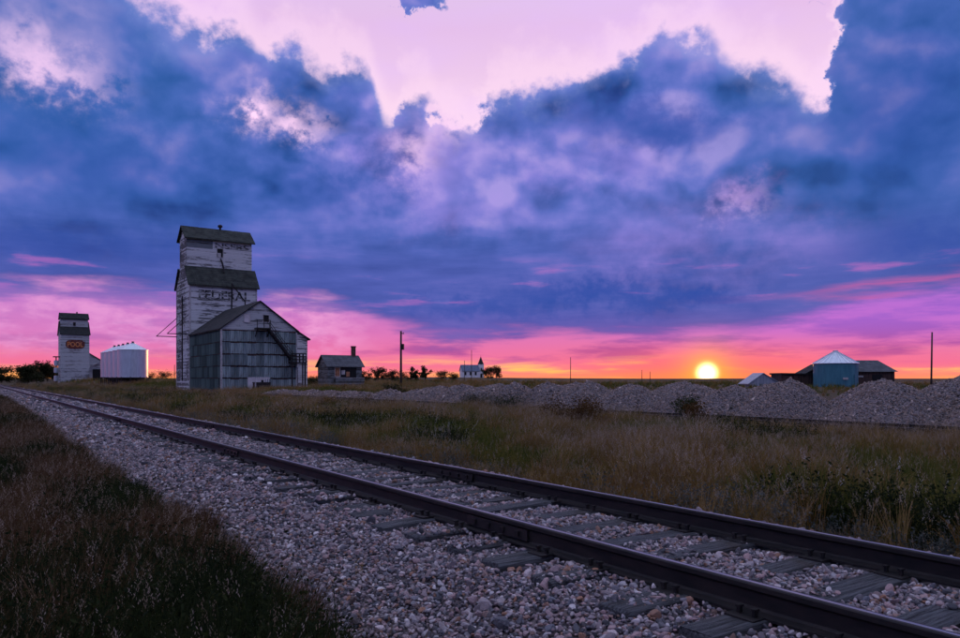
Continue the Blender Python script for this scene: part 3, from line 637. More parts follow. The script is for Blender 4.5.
# annex in front, ridge along the track
AX0, AX1, AY0, AY1 = 21.56, 29.75, 80.93, 94.72; AE, AR = 6.62, 9.62
gable_body(AX0, AX1, AY0, AY1, -.3, AE, AR, 'y').build('annex_wall', M['pale_boards'], E)
gable_roof(AX0, AX1, AY0, AY1 - .1, AE, AR, 'y', .28, .14, .22).build('annex_roof', M['roof_black'], E)
MB().box(AX0 + .05, AX1 - .05, AY0 - .02, AY0 - .004, -.2, 6.5).build('backing_boards', M['brown_boards'], E)
MB().box(AX0 - .02, AX0 - .004, AY0 + .05, AY1 - .05, -.2, 6.4).build('backing_boards', M['brown_boards'], E)
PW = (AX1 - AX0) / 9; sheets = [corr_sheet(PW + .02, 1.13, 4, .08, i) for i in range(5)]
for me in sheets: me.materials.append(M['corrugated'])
for row in range(5):
    for c_ in range(9):
        xx = AX0 + c_ * PW
        if row == 0 and 2.6 < xx - AX0 + .5 < 5.0: continue
        o = obj('panel', sheets[(row * 3 + c_ * 2) % 5], None, E); o.location = (xx, AY0 - .05 - .01 * (c_ % 2), .06 + row * 1.295 + rng.uniform(-.03, .03)); o.rotation_euler = (rng.uniform(-.02, .03), rng.normal(0, .008), 0)
        o.scale = (1, 1, rng.uniform(.96, 1.05))
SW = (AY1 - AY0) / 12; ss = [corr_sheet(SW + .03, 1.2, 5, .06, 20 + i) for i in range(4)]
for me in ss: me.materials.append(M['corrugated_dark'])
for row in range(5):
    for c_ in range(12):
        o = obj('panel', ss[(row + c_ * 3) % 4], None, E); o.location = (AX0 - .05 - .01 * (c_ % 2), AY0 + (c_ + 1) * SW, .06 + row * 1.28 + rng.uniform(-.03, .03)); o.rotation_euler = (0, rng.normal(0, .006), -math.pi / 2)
MB().box(AX0 - .12, AX0 + .04, AY0 - .13, AY0 + .05, -.2, 6.5).build('corner_flashing', M['trim'], E)
MB().box(AX1 - .05, AX1 + .07, AY0 - .11, AY0 + .05, -.2, 6.4).build('corner_flashing', M['trim'], E)
window(E, 26.02, 26.62, 7.45, 8.2, AY0 - .005); window(E, 23.95, 24.55, 7.35, 8.15, AY0 - .005, M['pale_door'])
d = MB().box(24.3, 26.75, AY0 - .10, AY0 - .05, .0, 1.42).build('loading_door', M['pale_door'], E)
MB().box(25.75, 26.0, AY0 - .16, AY0 - .10, .55, 1.1).build('latch', M['iron'], d)
for xb in (25.1, 25.9): MB().box(xb - .03, xb + .03, AY0 - .125, AY0 - .10, .0, 1.42).build('batten', M['trim'], d)
pf = MB(); pf.box(25.0, 26.5, AY0 - 1.1, AY0 - .06, 6.62, 6.74)
for xp in (25.0, 25.75, 26.45): pf.bar((xp + .03, AY0 - 1.05, 6.74), (xp + .03, AY0 - 1.05, 7.6), .06)
pf.bar((25.0, AY0 - 1.05, 7.57), (26.5, AY0 - 1.05, 7.57), .07); pf.bar((25.0, AY0 - 1.05, 7.2), (26.5, AY0 - 1.05, 7.2), .05)
pf.bar((25.03, AY0 - 1.05, 7.57), (25.03, AY0 - .06, 7.57), .06); pf.bar((25.1, AY0 - 1.0, 6.62), (25.1, AY0 - .1, 5.8), .08); pf.bar((26.4, AY0 - 1.0, 6.62), (26.4, AY0 - .1, 5.8), .08)
pf.build('landing', M['iron'], E)
st = MB(); a_, b_ = Vector((26.4, AY0 - .6, 6.62)), Vector((29.0, AY0 - .6, 3.3))
for s_ in (-.35, .35): st.bar(a_ + Vector((0, s_, 0)), b_ + Vector((0, s_, 0)), .06, .2); st.bar(a_ + Vector((0, s_, .8)), b_ + Vector((0, s_, .8)), .05)
for i in range(15): p = a_.lerp(b_, i / 15); st.box(p.x - .12, p.x + .12, p.y - .33, p.y + .33, p.z - .02, p.z + .02)
for i in range(5): p = a_.lerp(b_, i / 4); st.bar(p + Vector((0, -.35, 0)), p + Vector((0, -.35, .8)), .05)
st.build('staircase', M['iron'], E)
lb = MB(); lb.box(28.75, 30.55, AY0 - 1.1, AY0 - .12, 2.95, 3.1)
for xp in (28.8, 29.25, 29.7, 30.1, 30.5): lb.bar((xp, AY0 - 1.05, 3.1), (xp, AY0 - 1.05, 4.05), .07); lb.bar((xp, AY0 - .2, 3.1), (xp, AY0 - .2, 4.05), .07)
for zz_ in (3.35, 3.7, 4.02): lb.bar((28.75, AY0 - 1.05, zz_), (30.55, AY0 - 1.05, zz_), .12); lb.bar((30.5, AY0 - 1.05, zz_), (30.5, AY0 - .15, zz_), .12)
lb.bar((30.4, AY0 - 1.0, -.2), (30.4, AY0 - 1.0, 3.0), .14); lb.bar((28.9, AY0 - 1.0, -.2), (28.9, AY0 - 1.0, 3.0), .12); lb.bar((30.4, AY0 - .25, -.2), (30.4, AY0 - .25, 3.0), .12)
lb.build('lower_landing', M['iron'], E)
# lean-to shed on the far side of the annex
le = MB(); le.prism([(AX1 + .02, -.2), (33.0, -.2), (33.0, 6.05), (AX1 + .02, 8.0)], 'y', 86.0, 97.5); le.build('lean_to_wall', M['white_boards'], E)
sl = (6.05 - 8.0) / (33.0 - AX1); MB().prism([(AX1 - .05, 8.04), (33.3, 6.05 + sl * .3), (33.3, 6.19 + sl * .3), (AX1 - .05, 8.18)], 'y', 85.75, 97.7).build('lean_to_roof', M['roof_black'], E)
MB().box(30.4, 31.8, 85.93, 85.985, -.2, 2.6).build('lean_to_door', M['grey_boards'], E)
fo = MB(); fo.box(X0 - .15, X1 + .2, Y0 - .1, Y1 + .15, -.8, -.25); fo.build('foundation', M['concrete'], E)
# crate in front of its loading door
cr = thing('wooden_crate', 'dark square wooden crate standing before the pale loading door', 'crate', (25.4, 79.6, float(tz(25.4, 79.6))))
MB().box(-.8, .8, -.45, .45, .02, .8).build('body', M['brown_boards'], cr)
for i in range(3): MB().box(-.84, .84, -.5, -.452, .06 + i * .27, .24 + i * .27).build('plank', M['iron'], cr)
MB().box(-.86, .86, -.52, .5, .8, .87).build('lid', M['iron'], cr)
MB().bar((-.8, -.48, 0), (-.8, -.48, .9), .12).build('post', M['trim'], cr)

# ------------------------------------------------------------------ the second elevator, far along the line
G = thing('grain_elevator', 'distant pale grain elevator with an orange sign, beside the steel bins', 'grain elevator', (20.75, 252.0, float(tz(23, 252)) - .1)); H = 1.0
gable_body(0, 7.5, 0, 8.4, -.5, 14.3, 17.9, 'x').build('wall', M['pale_boards'], G)
gable_roof(0, 7.5, 0, 8.4, 14.3, 18.05, 'x', .35, .2, .3).build('roof', M['roof_black'], G)
gable_body(.1, 7.4, 2.3, 6.1, 15.5, 19.0, 20.3, 'x').build('cupola', M['pale_boards'], G)
cr2 = gable_roof(.1, 7.4, 2.3, 6.1, 19.0, 20.45, 'x', .4, .3, .3).build('cupola_roof', M['roof_black'], G)
MB().lathe([(.2, 20.5), (.2, 21.1), (.0, 21.3)], 8, (4.6, 4.2)).build('vent', M['iron'], cr2)
window(G, 3.4, 4.1, 16.8, 17.9, 2.29)
sg = MB(); nn = 20
poly = [(3.75 + 2.55 * math.copysign(abs(math.cos(a)) ** .55, math.cos(a)), 11.15 + 1.15 * 1.2 * math.copysign(abs(math.sin(a)) ** .8, math.sin(a))) for a in (2 * math.pi * i / nn for i in range(nn))]
sign = sg.prism(poly, 'y', -.05, -.01).build('sign_board', M['maroon'], G)
lettering('POOL', sign, M['orange'], 1.65, 5.85, 10.4, 11.9, -.065, bold=.03)
MB().box(1.9, 5.6, -.03, -.008, 13.05, 13.4).build('faded_stripe', M['ink_grey'], G); MB().box(2.2, 5.3, -.03, -.008, 9.15, 9.45).build('faded_stripe', M['ink_grey'], G)
gable_body(7.55, 12.0, 3.0, 13, -.5, 5.0, 5.01, 'y').build('shed_wall', M['pale_boards'], G)
MB().prism([(7.3, 9.1), (12.3, 5.9), (12.3, 5.6), (7.3, 8.8)], 'y', 2.7, 13.2).build('shed_roof', M['roof_black'], G)
MB().prism([(7.55, 4.9), (12.0, 4.9), (12.0, 5.85), (7.55, 8.75)], 'y', 3.0, 13).build('shed_gable', M['pale_boards'], G)
MB().box(8.7, 11.2, 2.9, 2.98, -.4, 3.8).build('shed_door', M['black'], G)
MB().bar((7.8, 2.6, 4.4), (10.6, 2.6, 6.1), .5, .2).build('awning', M['trim'], G)
for i, zz_ in enumerate((1.0, 3.4, 5.6)): MB().lathe([(0, zz_ - .9), (.62, zz_ - .7), (.62, zz_ + .7), (0, zz_ + .9)], 12, (-1.0, 3 + 0)).build('dust_collector', M['bin_steel'], G)
MB().bar((-1.0, 3, -.5), (-1.0, 3, 7.4), .3).build('collector_post', M['iron'], G); MB().box(-1.8, 0, 2.2, 3.8, 7.3, 7.6).build('collector_roof', M['roof_black'], G)

# ------------------------------------------------------------------ hopper-bottom steel bins in a row
def ring_bin(r, h, rings, mt, n=40):
    prof = []
    for i in range(rings * 4 + 1): prof.append((r + .018 * math.cos(i * math.pi), h * i / (rings * 4)))
    return MB().lathe(prof, n)
binp = None
labs = ['nearest and widest-looking galvanised steel hopper bin of the row', 'second galvanised steel hopper bin behind the nearest one', 'middle galvanised steel hopper bin of the row', 'fourth galvanised steel hopper bin, last but one of the row', 'farthest galvanised steel hopper bin of the row, beside the distant elevator']
def make_bin(label, x, y):
    b_ = thing('steel_bin', label, 'grain bin', (x, y, float(tz(x, y))), 0, 'galvanised hopper bins in a row'); R_ = 2.62
    o = ring_bin(R_, 5.0, 6, None); o.v = [(a, c, z + 1.4) for a, c, z in o.v]; o.build('shell', M['bin_steel'], b_, True)
    MB().lathe([(R_ + .08, 6.35), (R_ + .08, 6.41), (.4, 7.6), (.4, 7.7), (0, 7.75)], 40).build('roof', M['bin_roof'], b_)
    MB().lathe([(.2, 7.7), (.2, 7.9), (.27, 7.9), (.27, 7.96), (0, 8.0)], 12).build('cap', M['iron'], b_)
    MB().lathe([(R_ - .05, 1.43), (.3, .35), (.3, .2)], 32).build('hopper', M['iron'], b_, True)
    for i in range(10):
        a = 2 * math.pi * i / 10; MB().bar((R_ * math.cos(a), R_ * math.sin(a), 0), (R_ * math.cos(a), R_ * math.sin(a), 1.45), .16).build('leg', M['iron'], b_)  # legs coloured dark to stand in for the shadow beneath the bin
    MB().lathe([(R_ + .04, 1.33), (R_ + .04, 1.47)], 40).build('ring_beam', M['bin_steel'], b_)
for i in range(5): make_bin(labs[i], 24.0, 150.3 + i * 5.5)

# ------------------------------------------------------------------ small station house
hx, hy = 39.9, 96.4
Hs = thing('wooden_house', 'small abandoned grey wooden house with brick chimney and boarded window', 'house', (hx, hy, .35))
gable_body(0, 5.1, 0, 3.6, -.5, 2.75, 4.1, 'x').build('wall', M['grey_boards'], Hs)
hr = gable_roof(0, 5.1, 0, 3.6, 2.75, 4.15, 'x', .3, .1, .3).build('roof', M['roof_grey'], Hs)
MB().box(4.35, 4.85, 1.55, 2.05, 3.6, 5.5).build('chimney', M['brick'], hr); MB().box(4.29, 4.91, 1.49, 2.11, 5.42, 5.56).build('chimney_cap', M['brick'], hr)
window(Hs, 1.05, 1.75, 1.25, 2.45, -.005, M['orange_board']); MB().box(1.9, 4.2, -.045, -.01, 1.1, 2.5).build('open_front', M['black'], Hs)
MB().box(2.7, 3.2, -.07, -.046, 1.2, 1.9).build('loose_board', M['orange_board'], Hs); MB().box(2.0, 2.5, -.07, -.046, 1.5, 2.1).build('loose_board', M['trim'], Hs)
for i in range(7):
    MB().box(.9 + i * .62, 1.48 + i * .62, -.55, -.5, -.45, .98 + rng.uniform(-.06, .06)).build('plank', M['grey_boards'], Hs)
MB().box(.85, 5.25, -.56, -.02, .98, 1.05).build('sill', M['trim'], Hs)

# ------------------------------------------------------------------ church on the rise
ch = thing('church', 'small white country church with roof tinted by reflected sky and dark pointed steeple', 'church', (208.0, 326.0, float(tz(208, 329)) - .1), R(-20))
gable_body(0, 9.2, -2.9, 2.9, -.5, 3.6, 6.3, 'x').build('wall', M['church'], ch)
gable_roof(0, 9.2, -2.9, 2.9, 3.6, 6.45, 'x', .4, .15, .3).build('roof', M['roof_sky_tint'], ch)
tw = MB().box(9.25, 11.9, -1.35, 1.35, -.5, 6.9).build('tower', M['church'], ch)
MB().lathe([(1.75, 6.85), (1.2, 8.0), (.05, 11.0)], 4, (10.57, 0)).build('steeple', M['roof_black'], tw)
for i in range(3): window(ch, 1.3 + i * 2.7, 2.2 + i * 2.7, 1.2, 2.9, -2.905)
MB().box(10.0, 11.1, -1.42, -1.36, -.3, 2.0).build('door', M['black'], tw)
window(tw, 10.2, 10.95, 3.6, 5.0, -1.355)
MB().lathe([(.05, 10.9), (.05, 11.8)], 6, (10.57, 0)).build('finial', M['iron'], tw)

# ------------------------------------------------------------------ farm buildings behind the heaps
fx, fy = 101.0, 57.6
tb = thing('steel_bin', 'teal steel grain bin with pale conical roof behind the gravel heaps', 'grain bin', (100.3, 59.2, float(tz(100, 59)) - .2)); tb['group'] = 'grain bins by the farm sheds'
o = ring_bin(2.88, 3.5, 4, None, 48); o.build('shell', M['teal'], tb, True)
ribs = MB()
for j in range(24):
    a = 2 * math.pi * j / 24; ribs.bar((3.0 * math.cos(a), 3.0 * math.sin(a), 3.52), (.3 * math.cos(a), .3 * math.sin(a), 5.17), .05, .06)
trf = MB().lathe([(3.02, 3.42), (3.02, 3.48), (.35, 5.1), (.35, 5.3), (0, 5.35)], 48).build('roof', M['bin_roof'], tb); ribs.build('roof_rib', M['bin_roof'], trf)
MB().box(-2.05, -1.3, -2.6, -2.3, 1.2, 1.5).build('hatch', M['trim'], tb)
MB().box(-.35, .35, -2.98, -2.9, .2, 1.9).build('door', M['teal'], tb)
def farm_frame(px_off, dist): pass
s1 = thing('shed', 'long dark shed with blue grey hipped roof right of the teal bin', 'shed', (103.6, 58.6, float(tz(104, 57)) - .2), R(-34))
MB().box(-1.0, 6.0, 0, 5, -.3, 2.35).build('wall', M['brown_boards'], s1)
MB().add([(-1.3, -.35, 2.3), (6.35, -.35, 2.3), (6.35, 5.35, 2.3), (-1.3, 5.35, 2.3), (-1.0, 2.5, 4.0), (4.9, 2.5, 4.0)], [(0, 1, 5, 4), (1, 2, 5), (2, 3, 4, 5), (3, 0, 4), (3, 2, 1, 0)]).build('roof', M['roof_grey'], s1)
MB().box(.4, 1.5, -.06, -.01, 1.5, 1.75).build('sign', M['trim'], s1); MB().box(2.8, 4.2, -.06, -.01, -.2, 1.9).build('door', M['black'], s1)
s2 = thing('shed', 'low dark brown plank shed between the teal bin and the tilted steel hut', 'shed', (98.6, 65.4, float(tz(94, 64)) - .2), R(-34))
MB().box(-1.0, 3.4, 0, 4, -.3, 2.0).build('wall', M['brown_boards'], s2); MB().prism([(-1.2, 1.98), (3.5, 1.98), (3.5, 2.12), (-1.2, 2.2)], 'y', -.3, 4.2).build('roof', M['roof_black'], s2)
MB().prism([(2.4, -.3), (6.2, -.3), (6.2, 3.55), (5.2, 3.4)], 'y', .6, 4).build('lean_wall', M['brown_boards'], s2)
MB().prism([(2.1, 1.7), (5.2, 3.4), (6.3, 3.55), (6.3, 3.7), (5.15, 3.55), (2.05, 1.85)], 'y', .3, 4.2).build('lean_roof', M['roof_black'], s2)
for i in range(5): MB().box(-.9 + i * .8, -.25 + i * .8, -.05, -.01, -.2, 1.9).build('plank', M['brown_boards'], s2)
s3 = thing('steel_hut', 'small tilted corrugated steel hut with pointed roof beside the setting sun', 'hut', (95.1, 67.1, float(tz(88, 67)) - .1), R(-30))
c3 = MB(); n3 = 26
c3.prism([(-2.0, -.3), (2.0, -.3), (2.1, .75), (-.1, 2.0), (-2.2, .55)], 'y', 0, 3.2).build('wall', M['dull_steel'], s3)
for i in range(8):
    xx = -2.0 + i * .5; zt = np.interp(xx + .25, [-2.2, -.1, 2.1], [.55, 2.0, .75]); o = MB().box(xx, xx + .22, -.06, -.003, -.25, float(zt) - .05).build('rib', M['dull_steel'], s3)
MB().prism([(-2.4, .45), (-.1, 2.03), (2.3, .66), (2.3, .76), (-.1, 2.13), (-2.4, .55)], 'y', -.2, 3.4).build('roof', M['dull_steel'], s3)
bl = thing('round_bale', 'small pale round bale beside the tilted steel hut', 'bale', (91.0, 66.0, float(tz(91, 66))), R(20)) if False else None

# ------------------------------------------------------------------ poles
def at_dist(px, D): t_ = (px - 480) / F_PX; return D * (sy + cy * t_), D * (cy - sy * t_)
def pole(x, y, h, label, arms=1, lean=0.0, r=.13, sink=.4):
    z0 = float(tz(x, y)); t_ = thing('utility_pole', label, 'utility pole', (x, y, z0), R(40), 'poles on the prairie'); t_.rotation_euler[1] = lean
    MB().tube([(0, 0, -sink), (0, 0, h * .5), (0, 0, h)], [r, r * .9, r * .75], 8).build('shaft', M['pole'], t_, True)
    for k_ in range(arms):
        a = MB().box(-.55, .55, -r - .1, -r, h - .45 - k_ * .6, h - .33 - k_ * .6).build('crossarm', M['pole'], t_)
        for xx in (-.45, .45): MB().lathe([(.02, h - .33 - k_ * .6), (.05, h - .26 - k_ * .6), (.03, h - .16 - k_ * .6), (0, h - .15 - k_ * .6)], 8, (xx, -r - .05)).build('insulator', M['iron'], a)
pole(54.2, 102.1, 8.5, 'thick grey utility pole standing right of the small wooden house', 1, 0, .19)
MB().box(-.2, .2, -.45, -.19, 5.6, 6.5).build('transformer', M['iron'], [o for o in COL.objects if o.name.startswith('utility_pole')][-1])
pole(110.9, 168.5, 8.6, 'tall thin pole standing directly before the church', 0, 0, .10)
pole(123.4, 191.4, 6.4, 'shorter thin pole at the left end of the church', 0, 0, .10)
pole(92.3, 106.5, 5.1, 'lone thin pole in the field between the church and the sun', 0, 0, .075)
pole(86.3, 40.0, 6.3, 'lone leaning pole at the right edge above the gravel heaps', 0, R(-3), .10)
pole(30.6, 147.0, 3.7, 'thin short pole between the steel bins and the great elevator', 0, 0, .07)
pole(*at_dist(642, 172), 3.0, 'left of two tiny posts on the horizon left of the sun', 0, 0, .08); pole(*at_dist(650, 172), 2.6, 'right of two tiny posts on the horizon left of the sun', 0, 0, .08)

# ------------------------------------------------------------------ trees and bushes
def leaf_cloud(clumps, n, size, r):
    vs_, fs = [], []
    for _ in range(n):
        c_, cr_ = r.choice(clumps); d_ = Vector((r.gauss(0, 1), r.gauss(0, 1), r.gauss(0, .8))).normalized() * cr_ * (r.random() ** .45); p = c_ + d_
        a = Vector((r.gauss(0, 1), r.gauss(0, 1), r.gauss(0, 1))).normalized(); b_ = a.cross(Vector((r.gauss(0, 1), r.gauss(0, 1), r.gauss(0, 1)))).normalized(); s_ = size * r.uniform(.6, 1.3); o = len(vs_)
        vs_ += [p - a * s_, p + b_ * s_ * .5, p + a * s_, p - b_ * s_ * .5]; fs.append((o, o + 1, o + 2, o + 3))
    return vs_, fs
def tree(x, y, h, wd, label, seed, name='tree', cat='tree', bare=.18, mt='leaf', n=1100, group='trees on the skyline', sparse=False):
    r = random.Random(seed); root = thing(name, label, cat, (x, y, float(tz(x, y)) - .05), r.uniform(0, 6), group); tr = MB(); clumps = []
    lean = Vector((r.uniform(-.1, .1) * h, r.uniform(-.1, .1) * h, 0)); tp = lean + Vector((0, 0, h * .62)); tr.tube([(0, 0, -.2), lean * .4 + Vector((0, 0, h * .3)), tp], [h * .028, h * .02, h * .008], 6)
    for i in range(17 if not sparse else 9):
        a = r.uniform(0, 6.28); t_ = r.uniform(bare, .6); s_ = lean * t_ + Vector((0, 0, h * t_)); e = s_ + Vector((math.cos(a) * wd * r.uniform(.25, .5), math.sin(a) * wd * r.uniform(.25, .5), h * r.uniform(.02, .34))); e.z = min(e.z, h * .9)
        tr.tube([s_, s_.lerp(e, .55) + Vector((0, 0, .03 * h)), e], [h * .012, h * .008, h * .003], 5); clumps.append((e, wd * r.uniform(.13, .24 if not sparse else .17))); clumps.append((s_.lerp(e, .6), wd * r.uniform(.10, .2 if not sparse else .13)))
    clumps.append((tp + Vector((0, 0, h * .12)), wd * .2))
    tr.build('trunk', M['bark'], root, True); v__, f__ = leaf_cloud(clumps, n * 2, h * .042, r); MB().add(v__, f__).build('crown', M[mt], root)
T = [(12, 243, 6.0, 7, 'leftmost dark tree at the edge of the photo'), (18.2, 300, 7.6, 9, 'broad dark tree second from the left edge'), (22.0, 322, 6.4, 8, 'dark tree between the broad tree and the distant elevator'), (26.6, 345, 5.2, 8, 'low dark tree just left of the distant elevator'), (7.0, 290, 6.2, 8, 'dark tree half cut by the left edge of the photo')]
for i, (x, y, h, wd, lb_) in enumerate(T): tree(x, y, h, wd, lb_, i, n=1800, bare=.03)
T2 = [(153, 300, 3.2, 6, 'low dark shrub right of the steel bins'), (166, 300, 3.8, 7, 'dark bushy tree touching the left side of the great elevator'), (314, 112, 1.9, 2.6, 'dark shrub between the lean-to and the small house'),
      (366, 170, 3.0, 3.2, 'small shrubby tree just right of the small house'), (379, 190, 4.2, 4.6, 'bushy tree left of the thick utility pole'), (391, 185, 3.4, 3.4, 'low tree touching the thick utility pole'), (413, 190, 4.3, 3.4, 'airy tree right of the thick utility pole'),
      (425, 188, 4.2, 3.4, 'second airy tree right of the thick utility pole'), (440, 210, 3.4, 4.6, 'rounded dark bush left of the church'), (453, 215, 2.8, 3.6, 'low bush nearest the church on its left'), (488, 330, 6.2, 6.0, 'round dark tree touching the church on its right'), (496, 335, 6.0, 5.6, 'right-hand dark tree beside the church'),
      (403, 260, 3.2, 7, 'low hedge-like shrub behind the thick utility pole'), (352, 240, 3.4, 8, 'low shrub behind the small wooden house')]
for i, (px, D, h, wd, lb_) in enumerate(T2):
    x, y = at_dist(px, D); tree(x, y, h, wd, lb_, 40 + i, n=900, bare=.05, sparse=px in (413, 425, 366))
def bush(x, y, h, wd, label, seed, mt='leaf', n=900, cat='bush'):
    r = random.Random(seed); root = thing('bush', label, cat, (x, y, float(tz(x, y)) - .03), 0, 'bushes beside the tracks'); stm, clumps = MB(), []
    for i in range(14):
        a = r.uniform(0, 6.28); e = Vector((math.cos(a) * wd * r.uniform(.05, .5), math.sin(a) * wd * r.uniform(.05, .5), h * r.uniform(.45, .92))); stm.tube([(e.x * .2, e.y * .2, -.05), e * .55, e], [.012, .009, .004], 5); clumps.append((e, wd * .16)); clumps.append((e * .6, wd * .17))
    stm.build('stems', M['bark'], root); v__, f__ = leaf_cloud(clumps, n * 3, .022 + .008 * h, r); MB().add(v__, f__).build('leaves', M[mt], root)
bush(23.2, 44.5, 1.0, 1.9, 'round dark green bush growing among the far gravel heaps', 3, 'weed', 1600)
bush(19.9, 27.5, .75, 2.6, 'low dark bush beside the siding rail in the middle', 4, 'weed', 1500); bush(20.3, 30.5, .7, 2.2, 'dark weedy bush left of the low bush by the siding', 5, 'weed', 1300)
bush(14.6, 16.6, 1.0, 1.9, 'brown dry bush before the siding below the sun', 6, 'bush', 1600); bush(19.9, 17.0, .9, 1.3, 'dark shrub at the foot of the heaps below the sun', 8, 'weed', 1000)
bush(15.6, 13.0, .95, 1.1, 'thin brown shrub reaching above the siding rail at right', 9, 'bush', 700)
bush(13.6, 31.0, .8, 2.2, 'brown bush in the middle of the grass strip', 11, 'bush', 1100)

# ------------------------------------------------------------------ grass
def blade_tuft(seed, n, h, spread, width, mt, heads=0, lean=.25, seedmt='seed', leafy=0, hv=.5):
    r = random.Random(seed); vs_, fs, mi = [], [], []
    for i in range(n):
        a = r.uniform(0, 6.28); rad = spread * math.sqrt(r.random()); bx, by = rad * math.cos(a), rad * math.sin(a); hh = h * r.uniform(1 - hv, 1)
        da = a + r.gauss(0, .8); out = hh * r.uniform(.08, .5) * (1 if hh > h * .5 else 1.3); ox, oy = math.cos(da) * out + lean * hh * .5, math.sin(da) * out + lean * hh * .3
        wa = r.uniform(0, 3.14); wx, wy = math.cos(wa) * width / 2, math.sin(wa) * width / 2; o = len(vs_); pts = []
        for t_, k_ in ((0, 1), (.4, .9), (.75, .65)):
            cx_, cy_, cz_ = bx + ox * t_ ** 1.8, by + oy * t_ ** 1.8, hh * (t_ - .12 * t_ * t_ * (out / hh))
            vs_ += [(cx_ - wx * k_, cy_ - wy * k_, cz_), (cx_ + wx * k_, cy_ + wy * k_, cz_)]
        vs_.append((bx + ox, by + oy, hh * (.95 - .15 * out / hh)))
        fs += [(o, o + 1, o + 3, o + 2), (o + 2, o + 3, o + 5, o + 4), (o + 4, o + 5, o + 6)]; mi += [0] * 3
        if leafy:
            for _ in range(leafy):
                t_ = r.uniform(.2, 1); p = Vector((bx + ox * t_ ** 1.8, by + oy * t_ ** 1.8, hh * t_)); d_ = Vector((r.gauss(0, 1), r.gauss(0, 1), r.uniform(.0, 1.2))).normalized() * r.uniform(.02, .045); s_ = d_.cross(Vector((r.gauss(0, 1), r.gauss(0, 1), r.gauss(0, 1)))).normalized() * .008; o = len(vs_)
                vs_ += [tuple(p), tuple(p + d_ * .5 + s_), tuple(p + d_), tuple(p + d_ * .5 - s_)]; fs.append((o, o + 1, o + 2, o + 3)); mi.append(0)
        if heads and r.random() < heads:
            tip = Vector((bx + ox, by + oy, hh * .95)); dr = Vector((ox * .6 + lean * .1, oy * .6, hh * .5)).normalized(); L_ = r.uniform(.05, .10)
            for q_ in range(9):
                p = tip + dr * (L_ * q_ / 9) + Vector((r.gauss(0, .006), r.gauss(0, .006), 0)); d_ = (dr + Vector((r.gauss(0, .4), r.gauss(0, .4), r.gauss(0, .2)))).normalized() * .016; s_ = d_.cross(Vector((r.gauss(0, 1), r.gauss(0, 1), .3))).normalized() * .0026; o = len(vs_)
                vs_ += [tuple(p), tuple(p + d_ * .5 + s_), tuple(p + d_), tuple(p + d_ * .5 - s_)]; fs.append((o, o + 1, o + 2, o + 3)); mi.append(1)
    me = bpy.data.meshes.new('tuft'); me.from_pydata(vs_, [], fs); me.materials.append(M[mt]); me.materials.append(M[seedmt]); me.polygons.foreach_set('material_index', mi); me.update(); return me
C_DRY = proto_collection('dry_tufts', [blade_tuft(i, 46, .55, .10, .006, 'dry', .30 if i % 2 else .06) for i in range(6)])
C_GREEN = proto_collection('green_tufts', [blade_tuft(20 + i, 50, .46, .11, .008, 'green', .02) for i in range(6)])
C_VERGE = proto_collection('verge_tufts', [blade_tuft(120 + i, 52, .56, .10, .005, 'russet', .07 if i % 2 else .02) for i in range(6)])
C_DARK = proto_collection('dark_tufts', [blade_tuft(140 + i, 46, .52, .11, .007, 'weed', .05, leafy=1) for i in range(5)])
C_WEED = proto_collection('weed_tufts', [blade_tuft(40 + i, 14, .50, .10, .006, 'weed', .05, leafy=9) for i in range(5)])
C_SAGE = proto_collection('sage_tufts', [blade_tuft(60 + i, 22, .40, .12, .005, 'sage', 0, lean=.1, leafy=7) for i in range(4)])
C_STEM = proto_collection('stem_tufts', [blade_tuft(80 + i, 9, .50, .09, .005, 'dry', .9, lean=.15, leafy=3) for i in range(5)])
C_FLOW = proto_collection('flower_tufts', [blade_tuft(90 + i, 10, .50, .12, .005, 'weed', .6, lean=.1, seedmt='flower', leafy=8) for i in range(3)])
def put(name, coll, x, y, s, label, cat, z=None, tilt=.12):
    x, y = np.asarray(x), np.asarray(y); n = len(x); z = tz(x, y) - .02 if z is None else z
    rot = np.stack([rng.normal(0, tilt, n), rng.normal(0, tilt, n), rng.normal(0, .9, n)], -1)
    sc = s[:, None] * np.stack([rng.uniform(.85, 1.2, n), rng.uniform(.85, 1.2, n), rng.uniform(.75, 1.2, n)], -1)
    return scatter(name, np.stack([x, y, z], -1), rot, sc, coll, label, cat)
def area(x0, x1, y0, y1, dens_, mg=120):
    n = int((x1 - x0) * (y1 - y0) * dens_); x, y = rng.uniform(x0, x1, n), rng.uniform(y0, y1, n); ok, _ = in_view(x, y, tz(x, y) + .5, mg); return x[ok], y[ok]
def cat2(l): return np.concatenate([a for a, _ in l]), np.concatenate([b for _, b in l])
